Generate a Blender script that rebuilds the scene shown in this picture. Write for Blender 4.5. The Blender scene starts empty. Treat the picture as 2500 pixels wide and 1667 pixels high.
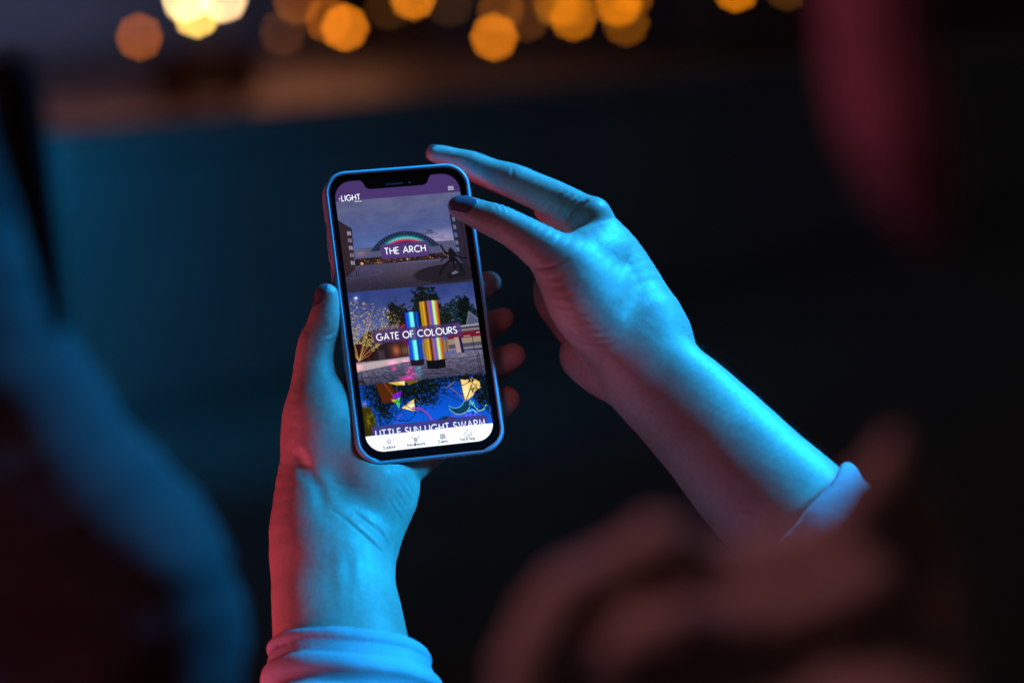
import bpy, math, random
import numpy as np
from mathutils import Matrix, Vector, Euler

random.seed(7)
rng = np.random.default_rng(11)
scene = bpy.context.scene
C = scene.collection
R_ = math.radians

# ------------------------------------------------------------------ camera
FPX = 4861.0            # focal length in pixels of the 2500 px wide photograph (70 mm lens)
D0 = 967.3              # distance of the focus plane in millimetres
CAM_H = 1.45
cam_d = bpy.data.cameras.new('camera')
cam = bpy.data.objects.new('camera', cam_d)
C.objects.link(cam)
cam_d.lens = 70.0
cam_d.sensor_width = 36.0
cam_d.clip_start = 0.05
cam_d.clip_end = 1000
cam.location = (0, 0, CAM_H)
cam.rotation_euler = (R_(90 - 11.5), 0, 0)
cam_d.dof.use_dof = True
cam_d.dof.focus_distance = D0 / 1000 + 0.002
cam_d.dof.aperture_fstop = 2.95
cam_d.dof.aperture_blades = 8
cam_d.dof.aperture_rotation = R_(22.5)
scene.camera = cam
bpy.context.view_layer.update()
CM = np.array(cam.rotation_euler.to_matrix())
CL = np.array([0, 0, CAM_H])

# ------------------------------------------------------------------ world, exposure
world = bpy.data.worlds.new('World')
scene.world = world
world.use_nodes = True
bg = world.node_tree.nodes['Background']
bg.inputs['Color'].default_value = (0.55, 0.44, 0.42, 1)
bg.inputs['Strength'].default_value = 0.034
scene.view_settings.view_transform = 'Standard'
scene.view_settings.look = 'None'
scene.view_settings.exposure = 0.0
scene.view_settings.gamma = 1.0
scene.cycles.use_denoising = True
scene.cycles.max_bounces = 6
scene.cycles.sample_clamp_indirect = 3.0
scene.cycles.use_adaptive_sampling = False
scene.cycles.blur_glossy = 0.5


def Hp(p):
    """millimetre point in the frame of the hands (x right, y up, z to the viewer) -> world metres"""
    p = np.asarray(p, float)
    q = p.copy()
    q[..., 2] = p[..., 2] - D0
    return CL + (q / 1000.0) @ CM.T


def PX(x, y, z=0.0):
    s = (D0 - z) / FPX
    return np.array([(x - 1250) * s, (833.5 - y) * s, z])


def scl(z):
    return (D0 - z) / FPX


# ------------------------------------------------------------------ lamps
def aim(o, target):
    o.rotation_euler = (Vector(target) - o.location).to_track_quat('-Z', 'Y').to_euler()


def add_light(name, kind, h, target, energy, color, **kw):
    ld = bpy.data.lights.new(name, kind)
    o = bpy.data.objects.new(name, ld)
    C.objects.link(o)
    o.location = Hp(np.array(h, float))
    ld.energy = energy
    ld.color = color
    for k, v in kw.items():
        setattr(ld, k, v)
    aim(o, Hp(np.array(target, float)))
    return o


# cyan light, high on the right and a little behind the hands
add_light('cyan_spot', 'SPOT', (520, 730, -135), (0, -40, 10), 138, (0.010, 0.37, 1.0),
          spot_size=R_(50), spot_blend=0.4, shadow_soft_size=0.09)
# added cyan fill from the front right, brightens the palm under the phone
add_light('cyan_palm_spot', 'SPOT', (640, 250, 310), (-88, -120, 14), 138, (0.004, 0.38, 1.0),
          spot_size=R_(11), spot_blend=0.6, shadow_soft_size=0.08)
# red light from the left
add_light('red_area', 'AREA', (-430, -270, 10), (-110, -110, 0), 0.75, (1.0, 0.055, 0.075),
          shape='DISK', size=0.18)
add_light('red_spot', 'SPOT', (-120, -20, 700), (16, -24, -22), 2.6, (1.0, 0.22, 0.34),
          spot_size=R_(8), spot_blend=0.8, shadow_soft_size=0.03)  # added narrow fill from the viewer's side, reddens the left fingertips
add_light('red_left_spot', 'SPOT', (-150, 60, 900), (-196, -130, 370), 3.0, (1.0, 0.12, 0.2),
          spot_size=R_(22), spot_blend=0.6, shadow_soft_size=0.05)  # added fill from the viewer's side, reddens the left person's coat
# dim mauve light from the lower left, and pink light on the near shoulder
add_light('mauve_area', 'AREA', (-520, -480, 230), (60, -40, 0), 0.62, (1.0, 0.42, 0.90),
          shape='DISK', size=0.4)
add_light('pink_spot', 'SPOT', (-330, 480, 680), (80, -60, 520), 4.3, (1.0, 0.42, 0.56),
          spot_size=R_(46), spot_blend=0.5, shadow_soft_size=0.1)


# ------------------------------------------------------------------ materials
def new_mat(name):
    m = bpy.data.materials.new(name)
    m.use_nodes = True
    nt = m.node_tree
    return m, nt, nt.nodes['Principled BSDF']


def setp(b, **kw):
    for k, v in kw.items():
        k = k.replace('_', ' ')
        b.inputs[k].default_value = (*v, 1) if isinstance(v, tuple) and len(v) == 3 and 'Color' in k else v


def simple(name, col, rough=0.5, noise=None, bump=None, **kw):
    """plain principled material with procedural mottling and fine relief"""
    m, nt, b = new_mat(name)
    setp(b, Base_Color=tuple(col), Roughness=rough, **kw)
    tc = nt.nodes.new('ShaderNodeTexCoord')
    if noise:
        sc, amt = noise
        n = nt.nodes.new('ShaderNodeTexNoise')
        n.inputs['Scale'].default_value = sc
        n.inputs['Detail'].default_value = 5
        nt.links.new(tc.outputs['Object'], n.inputs['Vector'])
        r = nt.nodes.new('ShaderNodeMix')
        r.data_type = 'RGBA'
        r.inputs['A'].default_value = (*[c * (1 - amt) for c in col], 1)
        r.inputs['B'].default_value = (*[min(1, c * (1 + amt)) for c in col], 1)
        nt.links.new(n.outputs['Fac'], r.inputs['Factor'])
        nt.links.new(r.outputs['Result'], b.inputs['Base Color'])
    if bump:
        sc, st, dist = bump
        n = nt.nodes.new('ShaderNodeTexNoise')
        n.inputs['Scale'].default_value = sc
        n.inputs['Detail'].default_value = 4
        nt.links.new(tc.outputs['Object'], n.inputs['Vector'])
        bp = nt.nodes.new('ShaderNodeBump')
        bp.inputs['Strength'].default_value = st
        bp.inputs['Distance'].default_value = dist
        nt.links.new(n.outputs['Fac'], bp.inputs['Height'])
        nt.links.new(bp.outputs['Normal'], b.inputs['Normal'])
    return m


def skin_material():
    m, nt, b = new_mat('skin')
    N, L = nt.nodes.new, nt.links.new
    tc = N('ShaderNodeTexCoord')
    n1 = N('ShaderNodeTexNoise'); n1.inputs['Scale'].default_value = 38; n1.inputs['Detail'].default_value = 3
    L(tc.outputs['Object'], n1.inputs['Vector'])
    n2 = N('ShaderNodeTexNoise'); n2.inputs['Scale'].default_value = 420; n2.inputs['Detail'].default_value = 4
    L(tc.outputs['Object'], n2.inputs['Vector'])
    cr = N('ShaderNodeValToRGB')
    cr.color_ramp.elements[0].position = 0.3; cr.color_ramp.elements[0].color = (0.56, 0.30, 0.24, 1)
    cr.color_ramp.elements[1].position = 0.7; cr.color_ramp.elements[1].color = (0.68, 0.43, 0.34, 1)
    L(n1.outputs['Fac'], cr.inputs['Fac'])
    mx = N('ShaderNodeMix'); mx.data_type = 'RGBA'; mx.blend_type = 'MULTIPLY'; mx.inputs['Factor'].default_value = 0.35
    cr2 = N('ShaderNodeValToRGB')
    cr2.color_ramp.elements[0].position = 0.35; cr2.color_ramp.elements[0].color = (0.72, 0.68, 0.68, 1)
    cr2.color_ramp.elements[1].position = 0.62; cr2.color_ramp.elements[1].color = (1, 1, 1, 1)
    L(n2.outputs['Fac'], cr2.inputs['Fac'])
    L(cr.outputs['Color'], mx.inputs['A']); L(cr2.outputs['Color'], mx.inputs['B'])
    L(mx.outputs['Result'], b.inputs['Base Color'])
    b.inputs['Roughness'].default_value = 0.43
    b.inputs['Specular IOR Level'].default_value = 0.45
    b.inputs['Subsurface Weight'].default_value = 0.22
    b.inputs['Subsurface Scale'].default_value = 0.004
    b.inputs['Subsurface Radius'].default_value = (1.0, 0.35, 0.2)
    # fine skin cells and pores
    v = N('ShaderNodeTexVoronoi'); v.feature = 'DISTANCE_TO_EDGE'; v.inputs['Scale'].default_value = 900
    w = N('ShaderNodeTexNoise'); w.inputs['Scale'].default_value = 260; w.inputs['Detail'].default_value = 2
    add = N('ShaderNodeMix'); add.data_type = 'VECTOR'; add.inputs['Factor'].default_value = 0.012
    L(tc.outputs['Object'], w.inputs['Vector'])
    L(tc.outputs['Object'], add.inputs['A']); L(w.outputs['Color'], add.inputs['B'])
    L(add.outputs['Result'], v.inputs['Vector'])
    n3 = N('ShaderNodeTexNoise'); n3.inputs['Scale'].default_value = 260; n3.inputs['Detail'].default_value = 6
    L(tc.outputs['Object'], n3.inputs['Vector'])
    sm = N('ShaderNodeMath'); sm.operation = 'MULTIPLY_ADD'; sm.inputs[1].default_value = 0.6
    L(v.outputs['Distance'], sm.inputs[0]); L(n3.outputs['Fac'], sm.inputs[2])
    n4 = N('ShaderNodeTexNoise'); n4.inputs['Scale'].default_value = 75; n4.inputs['Detail'].default_value = 3
    L(tc.outputs['Object'], n4.inputs['Vector'])
    sm2 = N('ShaderNodeMath'); sm2.operation = 'MULTIPLY_ADD'; sm2.inputs[1].default_value = 0.25
    L(n4.outputs['Fac'], sm2.inputs[0]); L(sm.outputs['Value'], sm2.inputs[2]); sm = sm2
    bp = N('ShaderNodeBump'); bp.inputs['Strength'].default_value = 0.38; bp.inputs['Distance'].default_value = 0.0005
    L(sm.outputs['Value'], bp.inputs['Height'])
    L(bp.outputs['Normal'], b.inputs['Normal'])
    return m


def emit_mat(name, col, strength=1.0):
    m, nt, b = new_mat(name)
    setp(b, Base_Color=tuple(0.2 * c for c in col), Emission_Color=tuple(col), Roughness=0.35)
    b.inputs['Emission Strength'].default_value = strength
    return m


def srgb(r, g, b):
    f = lambda c: (c / 255 / 12.92) if c / 255 <= 0.04045 else ((c / 255 + 0.055) / 1.055) ** 2.4
    return (f(r), f(g), f(b))


M = {}
M['skin'] = skin_material()
M['nail'] = simple('nail_polish', (0.20, 0.10, 0.125), 0.16, noise=(300, 0.06), Coat_Weight=0.6, Coat_Roughness=0.08)
M['case'] = simple('lilac_silicone', (0.34, 0.44, 0.52), 0.42, noise=(60, 0.08), bump=(900, 0.15, 0.0002))
M['glass'] = simple('black_glass', (0.004, 0.004, 0.005), 0.10, noise=(50, 0.2))
M['metal'] = simple('dark_metal', (0.06, 0.05, 0.055), 0.3, noise=(80, 0.2), Metallic=0.8)
M['cloth'] = simple('pale_cotton', (0.50, 0.40, 0.42), 0.85, noise=(90, 0.18), bump=(700, 0.5, 0.0006))
M['coat'] = simple('rose_brown_coat', (0.36, 0.23, 0.19), 0.85, noise=(22, 0.35), bump=(120, 0.5, 0.002))
M['coat_dark'] = simple('dark_coat', (0.018, 0.019, 0.022), 0.85, noise=(18, 0.4), bump=(90, 0.5, 0.002))
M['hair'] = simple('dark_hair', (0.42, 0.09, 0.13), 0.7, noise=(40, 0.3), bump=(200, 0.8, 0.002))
M['hair_black'] = simple('black_hair', (0.006, 0.004, 0.004), 0.8, noise=(40, 0.3), Specular_IOR_Level=0.1)
M['arm_hair'] = simple('arm_hair_brown', (0.10, 0.07, 0.06), 0.5, noise=(400, 0.2))
M['ground'] = simple('wet_asphalt', (0.05, 0.045, 0.045), 0.35, noise=(0.6, 0.4), bump=(3, 0.4, 0.01))
M['terrace'] = simple('terrace_paving', (0.10, 0.095, 0.09), 0.7, noise=(4, 0.3), bump=(30, 0.4, 0.004))
M['wall'] = simple('concrete_wall', (0.22, 0.22, 0.22), 0.8, noise=(3, 0.25), bump=(25, 0.5, 0.006))
M['facade'] = simple('dark_facade', (0.06, 0.045, 0.045), 0.8, noise=(0.3, 0.3), bump=(2, 0.3, 0.02))
M['pole'] = simple('lamp_pole_paint', (0.02, 0.02, 0.022), 0.5, noise=(5, 0.2))
M['car'] = simple('black_car_paint', (0.004, 0.004, 0.005), 0.9, noise=(3, 0.2), Specular_IOR_Level=0.05)
M['tyre'] = simple('tyre_rubber', (0.01, 0.01, 0.01), 0.8, noise=(20, 0.2))


# ------------------------------------------------------------------ object helpers
def props(o, label=None, cat=None, group=None, kind=None):
    for k, v in (('label', label), ('category', cat), ('group', group), ('kind', kind)):
        if v:
            o[k] = v
    return o


def empty(name, loc, label, cat, group=None, matrix=None):
    o = bpy.data.objects.new(name, None)
    C.objects.link(o)
    o.empty_display_size = 0.05
    if matrix is not None:
        o.matrix_world = matrix
    else:
        o.location = loc
    return props(o, label, cat, group)


def mesh_obj(name, V, F, mat, parent=None, smooth=True, local=False):
    """one mesh object; V in world metres (or already local) -> stored relative to the parent's base"""
    V = np.asarray(V, float)
    if not local and parent is not None:
        V = V - np.array(parent.location)
    me = bpy.data.meshes.new(name)
    if isinstance(F, np.ndarray):
        n, k = F.shape
        me.vertices.add(len(V)); me.vertices.foreach_set('co', V.astype(np.float32).ravel())
        me.loops.add(n * k); me.loops.foreach_set('vertex_index', F.astype(np.int32).ravel())
        me.polygons.add(n)
        me.polygons.foreach_set('loop_start', np.arange(0, n * k, k, dtype=np.int32))
        me.update(calc_edges=True)
    else:
        me.from_pydata([tuple(v) for v in V], [], F)
        me.update()
    if smooth:
        me.polygons.foreach_set('use_smooth', np.ones(len(me.polygons), dtype=bool))
    me.materials.append(mat)
    o = bpy.data.objects.new(name, me)
    C.objects.link(o)
    if parent is not None:
        o.parent = parent
    return o


# ------------------------------------------------------------------ implicit surfaces
def smin(a, b, k):
    h = np.clip(0.5 + 0.5 * (b - a) / k, 0, 1)
    return b * (1 - h) + a * h - k * h * (1 - h)


def smax(a, b, k):
    return -smin(-a, -b, k)


def seg(P, a, b, ra, rb, fz=1.0):
    ab = b - a
    ap = P - a
    h = np.clip((ap @ ab) / max(ab @ ab, 1e-9), 0, 1)
    q = ap - h[:, None] * ab
    if isinstance(fz, tuple):
        n = fz[1]
        q = q + ((fz[0] - 1) * (q @ n))[:, None] * n
    elif fz != 1.0:
        q = q * np.array([1, 1, fz])
    return np.sqrt((q * q).sum(1)) - (ra + h * (rb - ra))


def spline(pts, n=3):
    pts = [np.array(p, float) for p in pts]
    if len(pts) < 3:
        return pts
    out = []
    ext = [2 * pts[0] - pts[1]] + pts + [2 * pts[-1] - pts[-2]]
    for i in range(1, len(ext) - 2):
        p0, p1, p2, p3 = ext[i - 1:i + 3]
        for j in range(n):
            t = j / n
            out.append(0.5 * (2 * p1 + (p2 - p0) * t + (2 * p0 - 5 * p1 + 4 * p2 - p3) * t * t + (3 * p1 - p0 - 3 * p2 + p3) * t ** 3))
    out.append(pts[-1])
    return out


def chain(pts, fz=1.0, n=3):
    """tapering limb through (px, py, z, r px)"""
    sp = spline(pts, n)
    nodes = [(PX(p[0], p[1], p[2]), p[3] * scl(p[2])) for p in sp]
    T = np.eye(3)
    if isinstance(fz, tuple):
        T = T + (fz[0] - 1) * np.outer(fz[1], fz[1])
    elif fz != 1.0:
        T = np.diag([1, 1, fz])
    A = np.array([q[0] for q in nodes]); rr = np.array([q[1] for q in nodes])
    lo = (A - rr[:, None]).min(0); hi = (A + rr[:, None]).max(0)

    nodes = [(T @ q[0], q[1]) for q in nodes]

    def f(P):
        # cheap bound: exact only near the limb
        d = np.linalg.norm(np.maximum(np.maximum(lo - P, P - hi), 0), axis=1) + 8.0
        m = d < 8.0 + 14.0
        if m.any():
            Q = P[m] @ T.T
            v = None
            for i in range(len(nodes) - 1):
                s = seg(Q, nodes[i][0], nodes[i + 1][0], nodes[i][1], nodes[i + 1][1])
                v = s if v is None else np.minimum(v, s)
            d[m] = v
        return d
    return f


def poly_dist(P2, pts):
    """distance to an open polyline in 2-D"""
    d = np.full(len(P2), 1e9)
    for a, b in zip(pts[:-1], pts[1:]):
        a = np.array(a); b = np.array(b)
        ab = b - a; ap = P2 - a
        h = np.clip((ap @ ab) / (ab @ ab), 0, 1)
        q = ap - h[:, None] * ab
        d = np.minimum(d, (q * q).sum(1))
    return np.sqrt(d)


def crease(pts, depth, width, zc):
    sp = [PX(p[0], p[1], zc)[:2] for p in spline([(*p, 0, 0) for p in pts], 4)]
    A = np.array(sp)
    lo, hi = A.min(0) - 3 * width, A.max(0) + 3 * width
    ends = (A[0], A[-1])

    def f(P):
        out = np.zeros(len(P))
        m = (P[:, 0] > lo[0]) & (P[:, 0] < hi[0]) & (P[:, 1] > lo[1]) & (P[:, 1] < hi[1]) & (P[:, 2] > zc)
        if m.any():
            Q = P[m][:, :2]
            d = poly_dist(Q, sp)
            L = np.linalg.norm(ends[1] - ends[0]) * 0.25 + 0.5
            fade = np.minimum(np.minimum(np.linalg.norm(Q - ends[0], axis=1), np.linalg.norm(Q - ends[1], axis=1)) / L, 1)
            out[m] = depth * np.exp(-(d / width) ** 2) * (0.25 + 0.75 * fade)
        return out
    return f


def poly2d(P2, pts):
    """signed distance to a closed polygon"""
    n = len(pts); d = np.full(len(P2), 1e9); s = np.ones(len(P2))
    for i in range(n):
        a = np.array(pts[i], float); b = np.array(pts[i - 1], float)
        e = b - a; w = P2 - a
        h = np.clip((w @ e) / (e @ e), 0, 1)
        q = w - h[:, None] * e
        d = np.minimum(d, (q * q).sum(1))
        c1 = P2[:, 1] >= a[1]; c2 = P2[:, 1] < b[1]; c3 = e[0] * w[:, 1] > e[1] * w[:, 0]
        flip = (c1 & c2 & c3) | (~c1 & ~c2 & ~c3)
        s[flip] *= -1
    return s * np.sqrt(d)


def surface(fn, lo, hi, h):
    """surface nets over a signed distance function, then a projection of every vertex on the surface"""
    lo = np.array(lo, float); hi = np.array(hi, float)
    B = 6
    n = (np.ceil((hi - lo) / (h * B)).astype(int)) * B + 1
    cb = (n - 1) // B
    g = np.stack(np.meshgrid(*[np.arange(c) for c in cb], indexing='ij'), -1).reshape(-1, 3)
    cen = lo + (g + 0.5) * B * h
    dc = fn(cen)
    act = np.abs(dc) < B * h * 0.87 * 1.35 + 1.0
    D = np.repeat(np.repeat(np.repeat(np.where(dc < 0, -9.0, 9.0).reshape(cb), B, 0), B, 1), B, 2)
    D = np.pad(D, ((0, 1), (0, 1), (0, 1)), mode='edge').astype(np.float32)
    mask = np.zeros(D.shape, bool)
    A = act.reshape(cb)
    Af = np.repeat(np.repeat(np.repeat(A, B, 0), B, 1), B, 2)
    s0 = Af.shape
    for dx in (0, 1):
        for dy in (0, 1):
            for dz in (0, 1):
                mask[dx:dx + s0[0], dy:dy + s0[1], dz:dz + s0[2]] |= Af
    idx = np.argwhere(mask)
    vals = np.empty(len(idx), np.float32)
    CH = 400000
    for i in range(0, len(idx), CH):
        vals[i:i + CH] = fn(lo + idx[i:i + CH] * h)
    D[mask] = vals
    S = D < 0
    cs = np.zeros(tuple(np.array(D.shape) - 1), np.int8)
    for dx in (0, 1):
        for dy in (0, 1):
            for dz in (0, 1):
                cs += S[dx:dx + cs.shape[0], dy:dy + cs.shape[1], dz:dz + cs.shape[2]]
    cells = np.argwhere((cs > 0) & (cs < 8))
    vid = np.full(cs.shape, -1, np.int64)
    vid[tuple(cells.T)] = np.arange(len(cells))
    acc = np.zeros((len(cells), 3)); cnt = np.zeros(len(cells))
    corners = [(a, b, c) for a in (0, 1) for b in (0, 1) for c in (0, 1)]
    for c0 in corners:
        for ax in range(3):
            if c0[ax] == 0:
                c1 = list(c0); c1[ax] = 1
                d0 = D[cells[:, 0] + c0[0], cells[:, 1] + c0[1], cells[:, 2] + c0[2]]
                d1 = D[cells[:, 0] + c1[0], cells[:, 1] + c1[1], cells[:, 2] + c1[2]]
                m = (d0 < 0) != (d1 < 0)
                t = np.where(m, d0 / np.where(m, d0 - d1, 1), 0)
                p = cells + np.array(c0)
                pt = p.astype(float); pt[:, ax] += t
                acc[m] += pt[m]; cnt[m] += 1
    V = lo + acc / cnt[:, None] * h
    quads = []
    for ax in range(3):
        a1, a2 = (ax + 1) % 3, (ax + 2) % 3
        sl0 = [slice(None)] * 3; sl1 = [slice(None)] * 3
        sl0[ax] = slice(0, -1); sl1[ax] = slice(1, None)
        ch = S[tuple(sl0)] != S[tuple(sl1)]
        e = np.argwhere(ch)
        ok = (e[:, a1] > 0) & (e[:, a2] > 0) & (e[:, a1] < cs.shape[a1]) & (e[:, a2] < cs.shape[a2])
        e = e[ok]
        ins = S[tuple(e.T)]
        q = []
        for (o1, o2) in ((0, 0), (1, 0), (1, 1), (0, 1)):
            c = e.copy(); c[:, a1] -= o1; c[:, a2] -= o2
            q.append(vid[tuple(c.T)])
        q = np.stack(q, 1)
        q[ins] = q[ins]
        q[~ins] = q[~ins][:, ::-1]
        quads.append(q)
    F = np.concatenate(quads)
    F = F[(F >= 0).all(1)]
    for it in range(2):
        e = 0.05 * h
        d = fn(V)
        gr = np.stack([fn(V + e * np.eye(3)[i]) - d for i in range(3)], 1) / e
        g2 = np.maximum((gr * gr).sum(1), 0.25)
        st = gr * (d / g2)[:, None]
        ln = np.linalg.norm(st, axis=1)
        st *= np.minimum(1, 0.6 * h / np.maximum(ln, 1e-9))[:, None]
        V = V - st
    return V, F


def skin_noise(P, amp=0.18):
    x, y, z = P[:, 0], P[:, 1], P[:, 2]
    n = (np.sin(x * .21 + 1.3 * np.sin(y * .13)) * np.sin(y * .17 + 1.1 * np.sin(z * .15 + 1)) +
         0.25 * np.sin(x * .41 + y * .27 + 2 + np.sin(z * .3)) * np.sin(y * .46 - z * .3 + np.sin(x * .2)))
    return amp * n


FLAT_R = np.array([-0.22, -0.25, 0.943])
# ---------- right hand (pinching the top right corner of the phone) and right forearm
r_index = chain([(1060, 375, -36, 20.5), (1078, 379, -37, 24), (1112, 389, -37, 26.5), (1152, 402, -36, 32),
                 (1202, 423, -34, 34.8), (1250, 441, -31, 41.5), (1310, 467, -27, 43.5), (1375, 497, -20, 46), (1443, 530, -14, 44)], n=3)
r_thumb = chain([(1121, 506, -3, 27), (1145, 513, -3, 33), (1182, 529, -2, 38.5), (1215, 541, 0, 43), (1252, 560, 2, 44.5),
                 (1292, 584, 4, 50), (1340, 618, 5, 60), (1400, 665, 4, 76), (1462, 720, 0, 88)], n=3)
r_thenar = chain([(1392, 672, 4, 78), (1425, 730, 4, 92), (1468, 785, 0, 92), (1540, 850, -6, 92)], n=3)
r_meta = chain([(1443, 530, -14, 42), (1475, 600, -16, 62), (1508, 672, -17, 72), (1545, 745, -16, 78), (1590, 830, -12, 96)], n=3)
r_meta2 = chain([(1420, 545, -38, 44), (1450, 640, -40, 62), (1490, 740, -36, 76), (1545, 830, -26, 88)], n=2)
r_web = chain([(1392, 642, -2, 50), (1450, 628, -4, 62), (1500, 650, -13, 66), (1560, 770, -10, 84)], n=5)
r_fill = chain([(1330, 515, -42, 26), (1380, 545, -34, 42), (1430, 585, -26, 48)], n=3)
r_heel = chain([(1434, 866, -22, 69), (1475, 902, -18, 68), (1540, 925, -12, 78)], n=3)
r_fore = chain([(1578, 862, -6, 106), (1598, 922, -2, 124), (1661, 981, 2, 134), (1747, 1068, 10, 145), (1845, 1175, 22, 160),
                (1960, 1290, 36, 172), (2030, 1400, 50, 172), (2070, 1520, 60, 172)], fz=(1.42, FLAT_R), n=7)
r_mid = chain([(1430, 545, -44, 42), (1380, 512, -54, 38), (1290, 468, -60, 34), (1200, 432, -62, 30), (1120, 402, -60, 25)], n=3)  # middle finger laid unseen behind the index to shade the left fingers
r_ring = chain([(1430, 620, -48, 40), (1352, 680, -60, 36), (1338, 730, -62, 34), (1372, 790, -54, 31)], n=3)
r_pink = chain([(1450, 690, -52, 38), (1380, 740, -62, 32), (1372, 790, -62, 29), (1402, 830, -54, 27)], n=3)
r_knuck = chain([(1452, 523, -12, 40), (1456, 532, -14, 40)], n=1)

R_CREASES = [
    crease([(1213, 492), (1222, 505), (1228, 522)], 0.45, 0.45, -2),
    crease([(1226, 492), (1236, 508), (1243, 524)], 0.5, 0.4, -2),
    crease([(1238, 497), (1248, 512), (1254, 524)], 0.4, 0.4, -2),
    crease([(1203, 495), (1210, 510), (1214, 520)], 0.3, 0.4, -2),
    crease([(1252, 508), (1262, 518), (1266, 530)], 0.25, 0.4, -2),
    crease([(1293, 652), (1320, 657), (1350, 652), (1385, 640)], 0.9, 0.7, 0),
    crease([(1206, 582), (1214, 570), (1226, 560)], 0.5, 0.8, -2),
    crease([(1318, 684), (1350, 682), (1385, 676)], 0.35, 0.6, 0),
    crease([(1328, 700), (1365, 702), (1400, 698)], 0.3, 0.6, 0),
    crease([(1338, 722), (1370, 726), (1410, 722)], 0.35, 0.6, 0),
    crease([(1350, 745), (1385, 752), (1430, 748)], 0.35, 0.6, 0),
    crease([(1362, 764), (1400, 774), (1445, 770)], 0.35, 0.6, 0),
    crease([(1372, 782), (1410, 793), (1455, 792)], 0.45, 0.6, 0),
    crease([(1382, 800), (1420, 812), (1462, 813), (1492, 804)], 0.5, 0.6, 0),
    crease([(1395, 818), (1430, 829), (1475, 830), (1505, 820)], 0.45, 0.6, -2),
    crease([(1383, 798), (1400, 825), (1428, 844), (1465, 848), (1500, 836)], 0.8, 1.3, -12),
    crease([(1462, 955), (1458, 915), (1470, 880)], 0.8, 1.3, -14),
    crease([(1150, 404), (1156, 425), (1158, 446)], 0.55, 0.8, -30),
    crease([(1253, 405), (1250, 432), (1252, 470)], 0.55, 0.7, -28),
    crease([(1242, 430), (1240, 455), (1244, 480)], 0.3, 0.5, -28),
    crease([(1428, 498), (1410, 514), (1394, 534), (1384, 556)], 2.4, 1.1, -22),
    crease([(1376, 474), (1354, 498), (1332, 532)], 1.3, 1.0, -26),
    crease([(1392, 482), (1372, 508), (1358, 544)], 1.2, 0.8, -26),
    crease([(1408, 488), (1390, 512), (1376, 548)], 1.0, 0.7, -26),
    crease([(1358, 470), (1330, 494), (1312, 515)], 0.4, 0.7, -24),
]


def f_right(P):
    hand = smin(r_meta(P), r_meta2(P), 12)
    hand = smin(hand, r_thenar(P), 13)
    hand = smin(hand, r_fore(P), 12)
    hand = smin(hand, r_heel(P), 4)
    hand = smin(hand, r_web(P), 13)
    hand = smin(hand, r_fill(P), 4)
    ix = r_index(P)
    hand = smin(hand, ix, 4)
    hand = smin(hand, r_thumb(P), 4)
    hand = smin(hand, r_knuck(P), 2)
    fg = smin(np.minimum(r_mid(P), r_pink(P)), r_ring(P), 1.0)
    d = smin(hand, fg, 2.5)
    near = d < 3.0
    if near.any():
        Q = P[near]
        add = skin_noise(Q, 0.09)
        for c in R_CREASES:
            add = add + c(Q)
        d = d.copy()
        d[near] += add
    return d


# ---------- left hand (holding the phone) and left forearm
l_thumb = chain([(798, 722, 6, 29), (799, 742, 6, 32), (794, 778, 6, 40), (787, 808, 6, 43), (773, 842, 6, 46.5), (769, 885, 6, 50),
                 (773, 940, 6, 62), (785, 1000, 5, 88), (790, 1060, 2, 98)], n=3)
l_palm = chain([(790, 1030, 0, 96), (782, 1130, -1, 98), (780, 1220, 0, 112), (802, 1310, 3, 132)], n=3)
l_palm2 = chain([(880, 1105, -3, 96), (905, 1190, -1, 96), (880, 1260, 0, 96), (840, 1330, 3, 118)], n=3)
l_side = chain([(835, 985, 2, 44), (858, 1050, 4, 52), (878, 1105, 5, 62), (900, 1150, 3, 80)], n=3)
l_hypo = chain([(915, 1115, -2, 84), (942, 1185, -2, 82), (915, 1265, -3, 78), (880, 1340, 2, 76)], n=3)
l_fore = chain([(804, 1330, 3, 137), (807, 1400, 8, 144), (822, 1500, 16, 158), (835, 1600, 25, 166), (845, 1720, 34, 172), (850, 1850, 44, 176)],
               fz=1.25, n=7)
l_back = chain([(840, 1060, -20, 80), (930, 1010, -32, 74), (1010, 960, -42, 60)], n=3)
l_edge = chain([(975, 1160, -2, 42), (1030, 1112, -3, 44), (1085, 1062, -14, 44), (1150, 1010, -38, 40)], n=3)
l_pinky = chain([(1120, 1045, -38, 42), (1180, 1010, -38, 39), (1214, 992, -30, 36), (1237, 975, -22, 33)], n=3)
l_ring = chain([(990, 1030, -40, 48), (1120, 945, -46, 44), (1185, 905, -42, 41), (1224, 884, -34, 36), (1252, 868, -27, 31)], n=3)
l_mid = chain([(985, 970, -44, 46), (1110, 850, -50, 43), (1175, 805, -46, 38), (1228, 778, -38, 27)], n=3)
l_index = chain([(960, 940, -44, 46), (1090, 770, -52, 42), (1150, 715, -52, 36), (1176, 698, -58, 33), (1196, 690, -60, 27)], n=3)

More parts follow.
